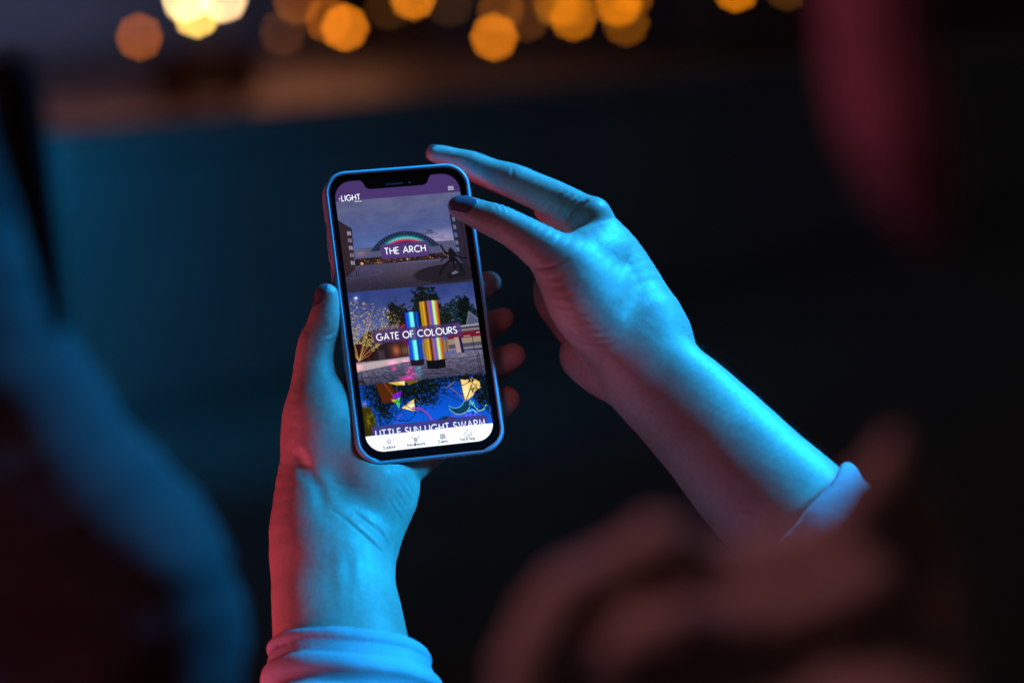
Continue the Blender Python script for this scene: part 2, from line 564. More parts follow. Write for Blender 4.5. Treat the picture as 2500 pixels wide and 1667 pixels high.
L_CREASES = [
    crease([(815, 1168), (850, 1180), (905, 1182)], 0.25, 0.6, 0),
    crease([(822, 1234), (860, 1262), (900, 1298), (930, 1330), (948, 1350)], 0.9, 0.8, 0),
    crease([(868, 1240), (905, 1268), (935, 1300)], 1.0, 1.3, 0),
    crease([(925, 1272), (942, 1298), (952, 1330)], 0.6, 0.8, -4),
    crease([(958, 1290), (962, 1310), (958, 1335)], 0.6, 0.6, -8),
    crease([(975, 1160), (995, 1195), (1008, 1215)], 0.35, 0.5, -8),
    crease([(985, 1150), (1003, 1180), (1015, 1205)], 0.3, 0.5, -8),
    crease([(965, 1200), (985, 1232), (992, 1245)], 0.35, 0.6, -8),
    crease([(955, 1205), (970, 1235), (985, 1262)], 0.3, 0.6, -8),
    crease([(968, 1180), (985, 1210), (1003, 1236)], 0.3, 0.5, -8),
    crease([(950, 1140), (965, 1133), (980, 1140)], 0.35, 0.5, -8),
    crease([(955, 1130), (962, 1142), (972, 1150)], 0.3, 0.4, -8),
    crease([(757, 1140), (785, 1175), (800, 1215), (812, 1238)], 1.3, 3.2, -4),
    crease([(728, 1090), (748, 1115), (760, 1150)], 0.9, 3.0, -4),
    crease([(822, 808), (808, 818), (795, 822)], 0.45, 0.7, 0),
    crease([(826, 826), (810, 834), (800, 836)], 0.3, 0.6, 0),
    crease([(748, 805), (757, 812), (766, 812)], 0.25, 0.7, 0),
]

# the phone as a slab: hands are pushed off it so that skin touches but never enters the case
_p = np.array([-2.06358292e-01, 2.15339383e-01, 9.79094675e-02])


def rot_xyz(a, b, c):
    ca, sa, cb, sb, cc, sc = math.cos(a), math.sin(a), math.cos(b), math.sin(b), math.cos(c), math.sin(c)
    Rx = np.array([[1, 0, 0], [0, ca, -sa], [0, sa, ca]])
    Ry = np.array([[cb, 0, sb], [0, 1, 0], [-sb, 0, cb]])
    Rz = np.array([[cc, -sc, 0], [sc, cc, 0], [0, 0, 1]])
    return Rz @ Ry @ Rx


PR = rot_xyz(*_p)
PT = np.array([-47.8434512, 15.2641799, -967.295855 + D0])
CHW, CHH, CRAD = 36.6, 73.0, 11.8
ZB, ZF = -9.9, 1.05


def f_phone(P):
    q = (P - PT) @ PR
    x = np.abs(q[:, 0]) - (CHW - CRAD); y = np.abs(q[:, 1]) - (CHH - CRAD)
    d2 = np.sqrt(np.maximum(x, 0) ** 2 + np.maximum(y, 0) ** 2) + np.minimum(np.maximum(x, y), 0) - CRAD
    zc = (ZB + ZF) / 2; hz = (ZF - ZB) / 2
    dz = np.abs(q[:, 2] - zc) - hz
    r = 2.0
    a = d2 + r; b = dz + r
    return np.sqrt(np.maximum(a, 0) ** 2 + np.maximum(b, 0) ** 2) + np.minimum(np.maximum(a, b), 0) - r


l_tend = [chain([(822, 1290, 24, 12), (826, 1380, 30, 12), (836, 1520, 41, 10)], n=4), chain([(862, 1310, 22, 10), (868, 1400, 29, 10), (880, 1520, 38, 8)], n=4)]


def f_left(P):
    d = smin(l_palm(P), l_palm2(P), 10)
    d = smin(d, l_thumb(P), 5)
    d = smin(d, l_hypo(P), 8)
    d = smin(d, l_side(P), 9)
    d = smin(d, l_fore(P), 10)
    d = smin(d, l_back(P), 8)
    for c in l_tend:
        d = smin(d, c(P), 3.0)
    fg = np.minimum(np.minimum(l_pinky(P), l_ring(P)), np.minimum(l_mid(P), l_index(P)))
    fg = smin(fg, l_edge(P), 1.5)
    d = smin(d, fg, 1.6)
    near = d < 3.0
    if near.any():
        Q = P[near]
        add = skin_noise(Q, 0.1)
        for c in L_CREASES:
            add = add + c(Q)
        d = d.copy()
        d[near] += add
    return smax(d, -(f_phone(P) - 0.15), 1.2)


def f_right_t(P):
    return smax(f_right(P), -(f_phone(P) - 0.15), 1.0)


PERSON = empty('person', (0.30, 0.55, 0.0), 'person in rose brown coat holding the lit phone in both hands',
               'person')
V1, F1 = surface(f_right_t, (-50, -150, -84), (200, 104, 92), 0.85)
V2, F2 = surface(f_left, (-134, -200, -70), (8, 36, 80), 0.85)
body = mesh_obj('body', Hp(np.concatenate([V1, V2])), np.concatenate([F1, F2 + len(V1)]), M['skin'], PERSON)


def nail(name, finger, pts, zc, lift=0.38, h=0.35, rnd=1.2, label=None):
    pp = [PX(x, y, zc)[:2] for x, y in pts]
    A = np.array(pp)
    zm = zc

    def f(P):
        d = finger(P) - lift
        reg = poly2d(P[:, :2], pp) - rnd * 0.6
        inner = -(finger(P) + 0.9)
        return smax(smax(smax(d, reg, 0.35), zm - P[:, 2], 0.3), inner, 0.2)
    lo = np.array([A[:, 0].min() - 2.5, A[:, 1].min() - 2.5, zm - 1])
    hi = np.array([A[:, 0].max() + 2.5, A[:, 1].max() + 2.5, zm + 14])
    V, F = surface(f, lo, hi, h)
    o = mesh_obj(name, Hp(V), F, M['nail'], PERSON)
    if label:
        o['label'] = label
    return o


nail('fingernail', r_thumb, [(1094, 487), (1112, 476), (1142, 480), (1163, 493), (1152, 508), (1140, 521), (1118, 519), (1101, 513), (1092, 500)],
     -3.0, label='glossy mauve nail of the thumb on the screen')
nail('fingernail', l_thumb, [(762, 740), (768, 708), (782, 692), (798, 694), (802, 704), (792, 727), (782, 741), (768, 750)],
     2.0, label='mauve nail of the thumb along the phone edge')
nail('fingernail', r_index, [(1036, 350), (1062, 349), (1062, 358), (1036, 366)], -42.0, label='edge of the nail on the raised index finger')

# ---------- fine hairs on the edge of the right forearm
HV, HF = [], []
for i in range(260):
    t = random.random()
    pts = [(1640, 776), (1693, 829), (1764, 892), (1836, 950), (1925, 1030), (2020, 1112)]
    u = t * (len(pts) - 1); k = min(int(u), len(pts) - 2); fr = u - k
    x = pts[k][0] * (1 - fr) + pts[k + 1][0] * fr
    y = pts[k][1] * (1 - fr) + pts[k + 1][1] * fr
    z0 = random.uniform(-9, 12) + 6 * t
    a = PX(x - 5, y + 6, 0); a[2] = z0
    tan = np.array([0.76, -0.62, 0.06])
    nrm = np.array([0.63, 0.75, (z0 - 2) * 0.03])
    ln = random.uniform(2.0, 5.5)
    tn = random.uniform(-0.5, 1.4)
    prev = None
    for j in range(5):
        s = j / 4
        p = a + nrm * ln * (s * 0.75) + tan * ln * tn * s * s + rng.normal(0, 0.05, 3)
        w = 0.045 * (1 - 0.8 * s)
        base = len(HV)
        for q in range(3):
            an = q * 2.094
            HV.append(p + w * (math.cos(an) * np.array([0.6, -0.7, 0.3]) + math.sin(an) * np.array([0, 0.3, 0.95])))
        if prev is not None:
            for q in range(3):
                HF.append((prev + q, prev + (q + 1) % 3, base + (q + 1) % 3, base + q))
        prev = base
hair_o = mesh_obj('arm_hair', Hp(np.array(HV)), HF, M['arm_hair'], PERSON)
hair_o['kind'] = 'stuff'

# ---------- sleeves with rolled cuffs


def torus(P, c, ax, Rm, rm, sq=1.0):
    q = P - c
    h = q @ ax
    rad = q - h[:, None] * ax
    if sq != 1.0:
        rad = rad * np.array([1, 1, sq])
    return np.sqrt((np.sqrt((rad * rad).sum(1)) - Rm) ** 2 + h * h) - rm


def roll(s, c, w):
    return np.sqrt(np.clip(1 - ((s - c) / w) ** 2, 0, 1) + 0.02)


def unit(v):
    v = np.array(v, float)
    return v / np.linalg.norm(v)


def cloth_noise(P, amp):
    x, y, z = P[:, 0], P[:, 1], P[:, 2]
    return amp * (.10 * np.sin(x * .5 + y * .9 + 2.5 * np.sin(x * .11 + z * .2)) + np.sin(x * .09 + 1.7 * np.sin(y * .07 + .5)) * np.sin(y * .12 + z * .05) + .5 * np.sin(x * .21 + y * .17 + z * .11) + .3 * np.sin(y * .45 - x * .2 + 2 * np.sin(z * .1)))


LA = unit((0.03, 0.88, -0.47))
lc = PX(836, 1578, 24)
l_sl = chain([(838, 1600, 26, 184), (852, 1660, 31, 205), (862, 1760, 40, 214), (870, 1900, 52, 222)], fz=1.05, n=3)


def f_lsleeve(P):
    plane = (P - lc) @ LA
    s = -plane + 0.9 * np.sin(P[:, 0] * .045 + .6) + 0.5 * np.sin(P[:, 0] * .11)
    side = 0.08 * (P[:, 0] + 88)
    T = 2.4 + roll(s, 2.8, 3.4) * 2.0 + 0.22 * np.maximum(s - 2, 0) + roll(s, 17.5, 4.5) * 2.6 - 3.2 * np.exp(-((s - 25) / 2.6) ** 2) + roll(s, 33, 6.0) * 2.6 + side
    d = smax(l_fore(P) - T, plane, 3.0)
    inner = l_fore(P) - 1.6
    d = smax(d, -smax(inner, -(plane + 14), 1.0), 0.8)
    return d + cloth_noise(P, 0.25)


V, F = surface(f_lsleeve, (-138, -215, -30), (-20, -128, 98), 1.1)
mesh_obj('sleeve', Hp(V), F, M['cloth'], PERSON)['label'] = 'rolled pale cuff on the wrist below the phone'

RA = unit((-0.745, 0.655, -0.12))
rc = PX(1940, 1262, 32)
r_sl = chain([(1945, 1268, 34, 178), (2000, 1345, 42, 182), (2060, 1440, 54, 182), (2110, 1560, 70, 180)], fz=1.25, n=3)


def f_rsleeve(P):
    plane = (P - rc) @ RA
    s = -plane + 1.2 * np.sin(P[:, 1] * .07)
    T = 1.8 + roll(s, 6.0, 7.0) * 2.6 + roll(s, 17, 5) * 1.5 + roll(s, 28, 8) * 2.0
    d = smax(r_fore(P) - T, plane, 3.0)
    inner = r_fore(P) - 1.4
    d = smax(d, -smax(inner, -(plane + 12), 1.0), 0.8)
    return d + cloth_noise(P + 40, 0.4)


V, F = surface(f_rsleeve, (90, -150, -20), (200, -48, 100), 1.1)
mesh_obj('sleeve', Hp(V), F, M['cloth'], PERSON)['label'] = 'pale cuff pushed up the forearm at the right'

# ---------- coat of the same person, close to the viewer and out of focus
ZC = 515
coat_ch = [chain([(1250, 1800, ZC, 80), (1310, 1590, ZC, 82), (1385, 1455, ZC, 74), (1450, 1425, ZC - 4, 66)], n=2),
           chain([(1455, 1425, ZC - 6, 66), (1610, 1335, ZC - 2, 82), (1730, 1395, ZC - 8, 70), (1850, 1420, ZC - 10, 70)], n=2),
           chain([(1880, 1430, ZC - 8, 80), (2050, 1320, ZC - 4, 74), (2130, 1200, ZC, 76), (2190, 1085, ZC, 36)], n=2),
           chain([(2200, 1170, ZC - 8, 50), (2250, 1300, ZC - 10, 80), (2280, 1500, ZC - 12, 110), (2290, 1800, ZC - 12, 120)], n=2),
           chain([(1500, 1600, ZC + 2, 60), (1660, 1520, ZC + 8, 62), (1900, 1530, ZC + 2, 60), (2120, 1420, ZC + 2, 74)], n=2),
           chain([(1430, 1540, ZC - 8, 90), (1700, 1440, ZC - 10, 110), (1950, 1400, ZC - 12, 130), (2180, 1300, ZC - 12, 110), (2230, 1230, ZC - 12, 60)], n=2),
           chain([(1480, 1800, ZC - 8, 150), (1700, 1640, ZC - 14, 170), (2050, 1540, ZC - 14, 170), (2200, 1500, ZC - 18, 130)], n=2),
           chain([(1560, 1950, ZC - 10, 250), (2100, 1850, ZC - 10, 300)], n=1)]


def f_coat(P):
    d = coat_ch[0](P)
    for c in coat_ch[1:]:
        d = smin(d, c(P), 4.5)
    return d + cloth_noise(P * 3.0, 0.8)


V, F = surface(f_coat, (-40, -190, ZC - 55), (140, -8, ZC + 55), 2.0)
mesh_obj('coat', Hp(V), F, M['coat'], PERSON)['label'] = 'out of focus rose brown coat folds at the bottom right'

ZH = 560
lock_ch = chain([(2120, -250, ZH, 130), (2130, 0, ZH, 124), (2160, 200, ZH, 128), (2200, 350, ZH, 122), (2240, 470, ZH, 90), (2274, 555, ZH, 48)], n=3)
lock2 = chain([(2330, -250, ZH - 25, 150), (2390, 150, ZH - 28, 150), (2420, 400, ZH - 30, 110)], n=2)


def f_lock(P):
    d = lock_ch(P)
    return d + 0.7 * np.sin(P[:, 0] * 1.3 + P[:, 2] * 0.9 + 0.8 * np.sin(P[:, 1] * .12))


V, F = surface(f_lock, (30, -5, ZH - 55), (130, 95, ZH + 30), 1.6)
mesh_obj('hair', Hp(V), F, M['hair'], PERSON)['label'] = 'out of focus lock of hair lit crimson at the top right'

# ---------- second person at the left edge, close and out of focus
P2 = empty('person', (-0.28, 0.45, 0.0), 'blurred person at the left edge in a dark coat with blue lit sleeve', 'person')
ZL = 370
lp = [chain([(40, 1310, ZL, 385), (225, 1480, ZL, 355), (240, 1640, ZL, 350), (230, 1950, ZL, 350)], n=3),
      chain([(-160, 300, ZL - 10, 170), (-140, 600, ZL - 10, 190), (-60, 1000, ZL, 300)], n=2)]


def f_p2(P):
    d = smin(lp[0](P), lp[1](P), 12)
    # folds of the sleeve
    d = smax(d, -(chain_fold(P)), 8)
    return d + cloth_noise(P * 1.4, 0.9)


chain_fold = chain([(300, 1900, ZL + 42, 60), (420, 1600, ZL + 42, 46), (470, 1420, ZL + 40, 24)], n=2)
V, F = surface(f_p2, (-215, -200, ZL - 60), (-75, 95, ZL + 60), 2.6)
mesh_obj('coat', Hp(V), F, M['coat_dark'], P2)
strand = chain([(30, 200, ZL + 40, 70), (52, 330, ZL + 40, 66), (85, 480, ZL + 40, 52), (120, 650, ZL + 40, 38), (145, 790, ZL + 40, 24)], n=3)
V, F = surface(strand, (-160, -10, ZL + 20), (-110, 100, ZL + 60), 1.5)
mesh_obj('hair', Hp(V), F, M['hair_black'], P2)['label'] = 'hanging dark strand of hair'

# ================================================================== phone
PM = Matrix.Identity(4)
Rw = CM @ PR
loc = Hp(PT)
for i in range(3):
    for j in range(3):
        PM[i][j] = Rw[i][j]
    PM[i][3] = loc[i]
PHONE = empty('phone', None, 'lit smartphone in a lilac case held in both hands, its screen showing night city pictures', 'smartphone', matrix=PM)
bpy.context.view_layer.update()


def rrect(hw, hh, r, n=14):
    out = []
    for cx, cy, a0 in ((hw - r, hh - r, 0), (-hw + r, hh - r, 90), (-hw + r, -hh + r, 180), (hw - r, -hh + r, 270)):
        for i in range(n + 1):
            a = R_(a0 + 90 * i / n)
            out.append((cx + r * math.cos(a), cy + r * math.sin(a)))
    return out


def loft(loops, cap_first=True, cap_last=True, ring=False):
    V, F = [], []
    n = len(loops[0][0])
    for pts, z in loops:
        for i, (x, y) in enumerate(pts):
            zz = z[i] if isinstance(z, list) else z
            V.append((x / 1000, y / 1000, zz / 1000))
    for k in range(len(loops) - 1):
        for i in range(n):
            a, b = k * n + i, k * n + (i + 1) % n
            F.append((a, b, b + n, a + n))
    if cap_first:
        F.append(tuple(reversed(range(n))))
    if cap_last:
        F.append(tuple(range((len(loops) - 1) * n, len(loops) * n)))
    return np.array(V), F


prof = [(6.0, -9.9), (3.2, -9.85), (1.5, -9.4), (0.5, -8.4), (0.0, -7.0), (0.0, -1.6), (0.15, -0.7), (0.55, 0.2), (1.05, 0.78), (1.6, 1.0), (2.05, 0.85), (2.3, 0.4), (2.35, -0.35)]
loops = []
for ins, z in prof:
    p = rrect(CHW - ins, CHH - ins, CRAD - ins)
    # the lip dips in the middle of the bottom edge
    zz = [z + (min(z, -2.6 + (z + 2.6) * 0.12) - z) * (math.exp(-(x / 27) ** 8) if y < -CHH + 6 else 0) for x, y in p]
    loops.append((p, zz))
Vc, Fc = loft(loops, cap_first=True, cap_last=False)
case_o = mesh_obj('case', Vc, Fc, M['case'], PHONE, local=True)
b1, b2 = CHW - 2.38, CHH - 2.38
Vb, Fb = loft([(rrect(b1 - .6, b2 - .6, 9.0), -8.6), (rrect(b1, b2, 9.4), -8.0), (rrect(b1, b2, 9.4), -0.75), (rrect(b1 - .3, b2 - .3, 9.1), -0.3)], True, False)
Vb[:, 1] -= 0.0011 * (Vb[:, 1] < 0)
mesh_obj('frame', Vb, Fb, M['metal'], PHONE, local=True)
Vb, Fb = loft([(rrect(b1 - .35, b2 - .35, 9.1), -0.6), (rrect(b1 - .35, b2 - .35, 9.1), -0.35), (rrect(b1 - .7, b2 - .7, 8.8), -0.1), (rrect(b1 - 1.0, b2 - 1.0, 8.6), -0.05)], True, True)
Vb[:, 1] -= 0.0010 * (Vb[:, 1] < 0)
mesh_obj('glass', Vb, Fb, M['glass'], PHONE, local=True, smooth=False)


# side buttons on the left side
def button(name, y0, y1, proud, label=None):
    L = []
    hw = 1.5
    V, F = [], []
    pts = []
    n = 8
    for i in range(n + 1):
        a = R_(90 + 180 * i / n) - R_(90)
        pts.append((y1 - hw + hw * math.sin(R_(180 * i / n) ), hw * math.cos(R_(180 * i / n))))
    for i in range(n + 1):
        pts.append((y0 + hw - hw * math.sin(R_(180 * i / n)), -hw * math.cos(R_(180 * i / n))))
    lay = [(0.3, 1.0), (-proud * 0.6, 1.0), (-proud, 0.75)]
    m = len(pts)
    for dx, sc in lay:
        for (y, z) in pts:
            yc = (y0 + y1) / 2
            V.append(((-CHW + dx) / 1000, (yc + (y - yc) * (1 - (1 - sc) * .3)) / 1000, (-4.4 + z * sc) / 1000))
    for k in range(2):
        for i in range(m):
            F.append((k * m + i, k * m + (i + 1) % m, (k + 1) * m + (i + 1) % m, (k + 1) * m + i))
    F.append(tuple(range(2 * m, 3 * m)))
    o = mesh_obj(name, np.array(V), F, M['case'] if 'volume' in name else M['metal'], PHONE, local=True, smooth=False)
    return o


button('mute_switch', 43.5, 49.0, 0.12)
button('volume_button', 28.5, 38.5, 0.55)
button('volume_button', 15.5, 25.5, 0.55)

# ---------------------------------------------------------------- screen picture
NU, NV = 328, 711
su = np.linspace(0, 62.3, NU); sv = np.linspace(0, 135, NV)
U, Vv = np.meshgrid(su, sv)           # [row v, col u]
UV = np.stack([U.ravel(), Vv.ravel()], 1)
IMG = np.zeros((NV, NU, 3))


def ss(a, b, x):
    t = np.clip((x - a) / (b - a), 0, 1)
    return t * t * (3 - 2 * t)


def col(*c):
    return np.array(c, float)


def put(mask, c):
    global IMG
    c = np.asarray(c, float)
    IMG = IMG * (1 - mask[..., None]) + c * mask[..., None]


def glow(mask, c):
    global IMG
    IMG = np.minimum(IMG + mask[..., None] * np.asarray(c, float), 255)


AA = 0.12


def fill(d):
    return np.clip(0.5 - d / (2 * AA), 0, 1)


def in_poly(pts, soft=None):
    p = np.array(pts, float)
    lo = p.min(0) - 1; hi = p.max(0) + 1
    m = (UV[:, 0] > lo[0]) & (UV[:, 0] < hi[0]) & (UV[:, 1] > lo[1]) & (UV[:, 1] < hi[1])
    out = np.zeros(len(UV))
    if m.any():
        d = poly2d(UV[m], pts)
        out[m] = np.clip(0.5 - d / (2 * (soft or AA)), 0, 1)
    return out.reshape(NV, NU)


def in_line(pts, w, soft=None):
    p = np.array(pts, float)
    lo = p.min(0) - w - 1; hi = p.max(0) + w + 1
    m = (UV[:, 0] > lo[0]) & (UV[:, 0] < hi[0]) & (UV[:, 1] > lo[1]) & (UV[:, 1] < hi[1])
    out = np.zeros(len(UV))
    if m.any():
        d = poly_dist(UV[m], pts) - w / 2
        out[m] = np.clip(0.5 - d / (2 * (soft or AA)), 0, 1)
    return out.reshape(NV, NU)


def blob(u, v, ru, rv, soft=0.3):
    d = np.sqrt(((U - u) / ru) ** 2 + ((Vv - v) / rv) ** 2) - 1
    return np.clip(0.5 - d * min(ru, rv) / (2 * soft), 0, 1)


def gauss(u, v, ru, rv):
    return np.exp(-((U - u) / ru) ** 2 - ((Vv - v) / rv) ** 2)


def vnoise(fu, fv, seed):
    r = np.random.default_rng(seed)
    g = r.random((int(135 * fv) + 3, int(63 * fu) + 3))
    x = U * fu; y = Vv * fv
    xi = x.astype(int); yi = y.astype(int)
    fx = x - xi; fy = y - yi
    fx = fx * fx * (3 - 2 * fx); fy = fy * fy * (3 - 2 * fy)
    return (g[yi, xi] * (1 - fx) + g[yi, xi + 1] * fx) * (1 - fy) + (g[yi + 1, xi] * (1 - fx) + g[yi + 1, xi + 1] * fx) * fy


def fbm(f, seed, ay=1.0):
    return 0.5 * vnoise(f, f * ay, seed) + 0.3 * vnoise(f * 2.1, f * 2.1 * ay, seed + 1) + 0.2 * vnoise(min(f * 4.3, 5), min(f * 4.3 * ay, 5), seed + 2)


# picture one: the arch hall at dusk
g1 = ss(10, 35, Vv)[..., None]
sky = col(92, 94, 128) * (1 - g1) + col(66, 84, 140) * g1
sky = sky + (gauss(50, 33, 12, 5)[..., None]) * col(90, 62, 42) + gauss(12, 34, 12, 5)[..., None] * col(20, 22, 22)
sky = sky + (fbm(0.12, 3, 2.2) - 0.5)[..., None] * col(26, 22, 16)
cl = ss(0.5, 0.75, fbm(0.16, 9, 2.5)) * gauss(50, 28.5, 10, 4)
sky = sky * (1 - 0.5 * cl[..., None])
IMG = sky.copy()
put(in_poly([(4.2, 36), (8, 34.5), (16, 34.3), (47, 34.2), (55.5, 34.4), (56, 40.4), (40, 40.2), (20, 39.6), (6, 39.6)]), col(74, 76, 104))
lat = (np.sin((U * 1.0 + Vv * 1.3) * 5.5) * np.sin((U * 1.0 - Vv * 1.3) * 5.5))
m_roof = in_poly([(4.2, 36), (8, 34.5), (16, 34.3), (47, 34.2), (55.5, 34.4), (56, 40.4), (40, 40.2), (20, 39.6), (6, 39.6)])
glow(m_roof * np.clip(lat, 0, 1) * 0.5, col(70, 60, 66))
glow(m_roof * gauss(9, 37, 3, 1.6) * np.clip(lat, 0, 1), col(150, 90, 60))
rr = np.hypot(U - 31.2, Vv - 48.85)
top = fill(Vv - 36.5)
put(fill(rr - 21.15) * top, col(30, 36, 60))
put(fill(np.abs(rr - 20.2) - 0.6) * top * 0.8, col(24, 34, 54))
tk = (np.sin(np.arctan2(U - 31.2, 48.85 - Vv) * 90) > 0.8) * 1.0
glow(fill(np.abs(rr - 20.2) - 0.65) * top * tk * 0.6, col(60, 80, 110))
hfade = np.exp(-((U - 31.2) / 11) ** 4)
for r0, w, c in ((19.0, .35, (20, 90, 110)), (18.3, .45, (40, 170, 165)), (17.7, .35, (110, 225, 205)), (17.2, .25, (150, 120, 160)), (16.8, .45, (235, 60, 95)), (16.1, .35, (140, 40, 80))):
    put(np.exp(-((rr - r0) / w) ** 2) * top * hfade * 0.95, col(*c))
put(in_poly([(6, 39.6), (20, 39.5), (56, 40.3), (57, 43.4), (5, 43.0)]), col(36, 26, 30))
sp = ss(0.72, 0.85, vnoise(1.8, 2.4, 21)) * in_poly([(7, 40), (55, 40.5), (55, 42.6), (7, 42.6)])
glow(sp * 0.8, col(190, 110, 50))
glow(gauss(9, 42.2, .7, .5), col(255, 190, 110)); glow(gauss(31.5, 41.8, .5, .4), col(230, 170, 110)); glow(gauss(17.5, 42.4, 1.8, .4), col(130, 70, 30))
gnd = ss(43, 56, Vv)[..., None]
ground = col(72, 66, 92) * (1 - gnd) + col(44, 40, 54) * gnd
ground = ground + (vnoise(3.5, 5, 31) - 0.5)[..., None] * 18 + gauss(30, 49, 9, 5)[..., None] * col(10, 4, 0)
put(fill(42.9 - Vv) * fill(Vv - 56.2), np.clip(ground, 0, 255))
put(in_line([(27, 43.5), (40, 43.6), (50, 43.7)], 0.7), col(84, 86, 112))
e = np.hypot((U - 52) / 18.5, (Vv - 50.6) / 4.7) - 1
put(np.clip(0.5 - e * 8, 0, 1) * fill(42.9 - Vv), col(34, 29, 38))
put(np.clip(0.5 - np.abs(e) * 22, 0, 1) * fill(44 - Vv) * 0.5, col(70, 64, 84))
e = np.hypot((U - 6) / 12.0, (Vv - 46.8) / 2.1) - 1
put(np.clip(0.5 - np.abs(e) * 9, 0, 1) * in_poly([(4, 43), (22, 43), (22, 50), (2, 51)]), col(104, 106, 136))
put(in_poly([(-1, 18.9), (0.3, 19.6), (6.2, 24.4), (6.0, 30), (5.4, 44.6), (-1, 49.5)]), col(44, 30, 36))
glow(in_poly([(-1, 18.9), (6.2, 24.4), (5.4, 44.6), (-1, 49.5)]) * vnoise(3, 5, 41) * 0.6, col(20, 16, 18))
put(in_line([(-1, 18.9), (6.2, 24.4)], .3), col(20, 16, 24))
for k, v in enumerate((25.3, 28.9, 32.6, 36.3, 40.2)):
    put(in_poly([(3.7, v), (5.5, v + .3), (5.5, v + 2.2), (3.7, v + 2.0)]), col(120, 112, 130) if k % 2 else col(150, 144, 160))
    put(in_line([(4.6, v), (4.6, v + 2.1)], .2), col(50, 40, 50))
put(in_poly([(55.2, 21.1), (63, 18), (63, 50), (57.5, 45), (56.2, 40)]), col(38, 32, 46))
glow(in_poly([(55.2, 21.1), (63, 18), (63, 50), (56.2, 40)]) * vnoise(3, 5, 43) * 0.6, col(18, 14, 18))
for k, v in enumerate((22.6, 26.6, 30.6, 34.6, 38.0)):
    put(in_poly([(56.2, v), (57.6, v + .1), (57.8, v + 2.2), (56.5, v + 2.2)]), col(96, 108, 140) if k != 2 else col(70, 104, 150))
put(in_line([(60.5, 24), (60.8, 34), (60.2, 44)], .22), col(24, 18, 26)); put(in_line([(60.7, 32), (62.3, 28)], .15), col(24, 18, 26))
# bronze figure on its plinth
dk = col(18, 18, 26)
for pts, w in (([(53.6, 40.2), (53.4, 44.2)], 3.0), ([(52.6, 41.4), (50.2, 39.6), (48.9, 36.4)], 0.9), ([(54.4, 41.6), (58.2, 43.6), (61, 44)], 0.8),
               ([(52.6, 44.4), (49.2, 46.8), (46.4, 51)], 1.3), ([(53.8, 44.6), (54.2, 48), (53.4, 51.2)], 1.2), ([(55.2, 44), (57, 47), (58, 51)], 1.6),
               ([(51.2, 42.2), (47.8, 44.2)], .7)):
    put(in_line(pts, w), dk)
put(blob(53.4, 39.2, .95, 1.1), dk)
put(in_poly([(50, 50.6), (59, 49.8), (59.5, 52.6), (50.2, 53.4)]), col(24, 22, 30))
put(in_poly([(52, 50.9), (54.4, 49.6), (56, 50.8), (53, 51.7)]), col(104, 98, 116))
for u in (1.2, 2.6, 5.6, 6.6):
    put(in_line([(u, 44.8), (u + .2, 48.2)], .18), col(20, 18, 26))
# header
put(fill(Vv - 9.95), col(73, 52, 106))

# picture two: two glowing columns
P2m = fill(55.95 - Vv)
g2 = ss(56, 80, Vv)[..., None]
s2 = col(50, 64, 124) * (1 - g2) + col(92, 102, 160) * g2 + (fbm(.15, 51) - .5)[..., None] * col(18, 18, 24)
put(P2m, s2)


def tree_mask(cu, cv, ru, rv, seed, rough=0.55, f=0.7):
    d = np.hypot((U - cu) / ru, (Vv - cv) / rv)
    n = fbm(f, seed)
    return np.clip((1.0 + rough * (n - 0.5) * 2 - d) * 6, 0, 1)


def tree(cu, cv, ru, rv, seed, c=(16, 22, 24), hl=(22, 34, 28), **k):
    m = tree_mask(cu, cv, ru, rv, seed, **k) * P2m
    put(m, col(*c))
    glow(m * ss(.5, .8, vnoise(2.2, 2.2, seed + 9)), col(*hl))


tree(53.5, 71, 7.2, 8.5, 61, c=(18, 28, 40), hl=(26, 44, 46))
tree(56.5, 71, 3.6, 9.5, 62, c=(8, 14, 16), hl=(10, 18, 12))
tree(60, 73, 3.5, 5, 66, c=(12, 22, 30))
tree(36.5, 68, 6.2, 12.5, 63, c=(14, 20, 22), hl=(16, 24, 14))
tree(41.5, 66, 3.0, 9.0, 67, c=(12, 18, 20), hl=(16, 22, 14))
tree(22, 71, 4.5, 9, 64, c=(14, 18, 20), hl=(24, 26, 18))
tree(28, 74, 6.5, 9, 65, c=(20, 20, 22), hl=(26, 22, 12))
tree(46, 74, 4, 8, 68, c=(14, 22, 22))
put(in_poly([(8, 76), (30, 72.5), (31, 90), (3, 92), (2, 80)], .5) * P2m, col(40, 28, 34))
put(in_poly([(10, 76.5), (23, 73), (23.5, 75), (11, 78.5)]), col(96, 84, 96))
put(in_poly([(23.5, 74), (29, 73.5), (30, 84), (24, 84)]), col(96, 16, 34))
put(in_poly([(56.0, 77.5), (58.2, 70.8), (62.8, 75), (62.8, 79)]), col(78, 84, 112))
put(in_line([(56.2, 77), (58.2, 70.8), (62.6, 75.2)], .22), col(150, 154, 180))
put(in_poly([(46, 77.6), (63, 77.2), (63, 90.4), (46, 89.6)]), col(58, 52, 62))
put(in_poly([(50, 77.4), (63, 77.0), (63, 78.0), (50, 78.4)]), col(150, 146, 158))
put(in_poly([(50, 79.2), (63, 79), (63, 80.2), (50, 80.4)]), col(120, 118, 130))
put(in_poly([(46, 80.6), (63, 80.4), (63, 83.3), (46, 83.6)]), col(112, 24, 44))
put(in_line([(54, 82.9), (57, 82.8)], .3), col(210, 190, 200)); put(in_line([(60.5, 81.6), (62, 81.5)], .35), col(210, 190, 200))
put(in_poly([(44, 83.8), (63, 83.4), (63, 86.2), (44, 86.6)]), col(150, 132, 112))
put(in_poly([(44, 87), (63, 86.4), (63, 88.0), (44, 88.4)]), col(70, 74, 92))
put(in_poly([(44, 88.4), (63, 88), (63, 89.2), (44, 89.6)]), col(124, 120, 138))
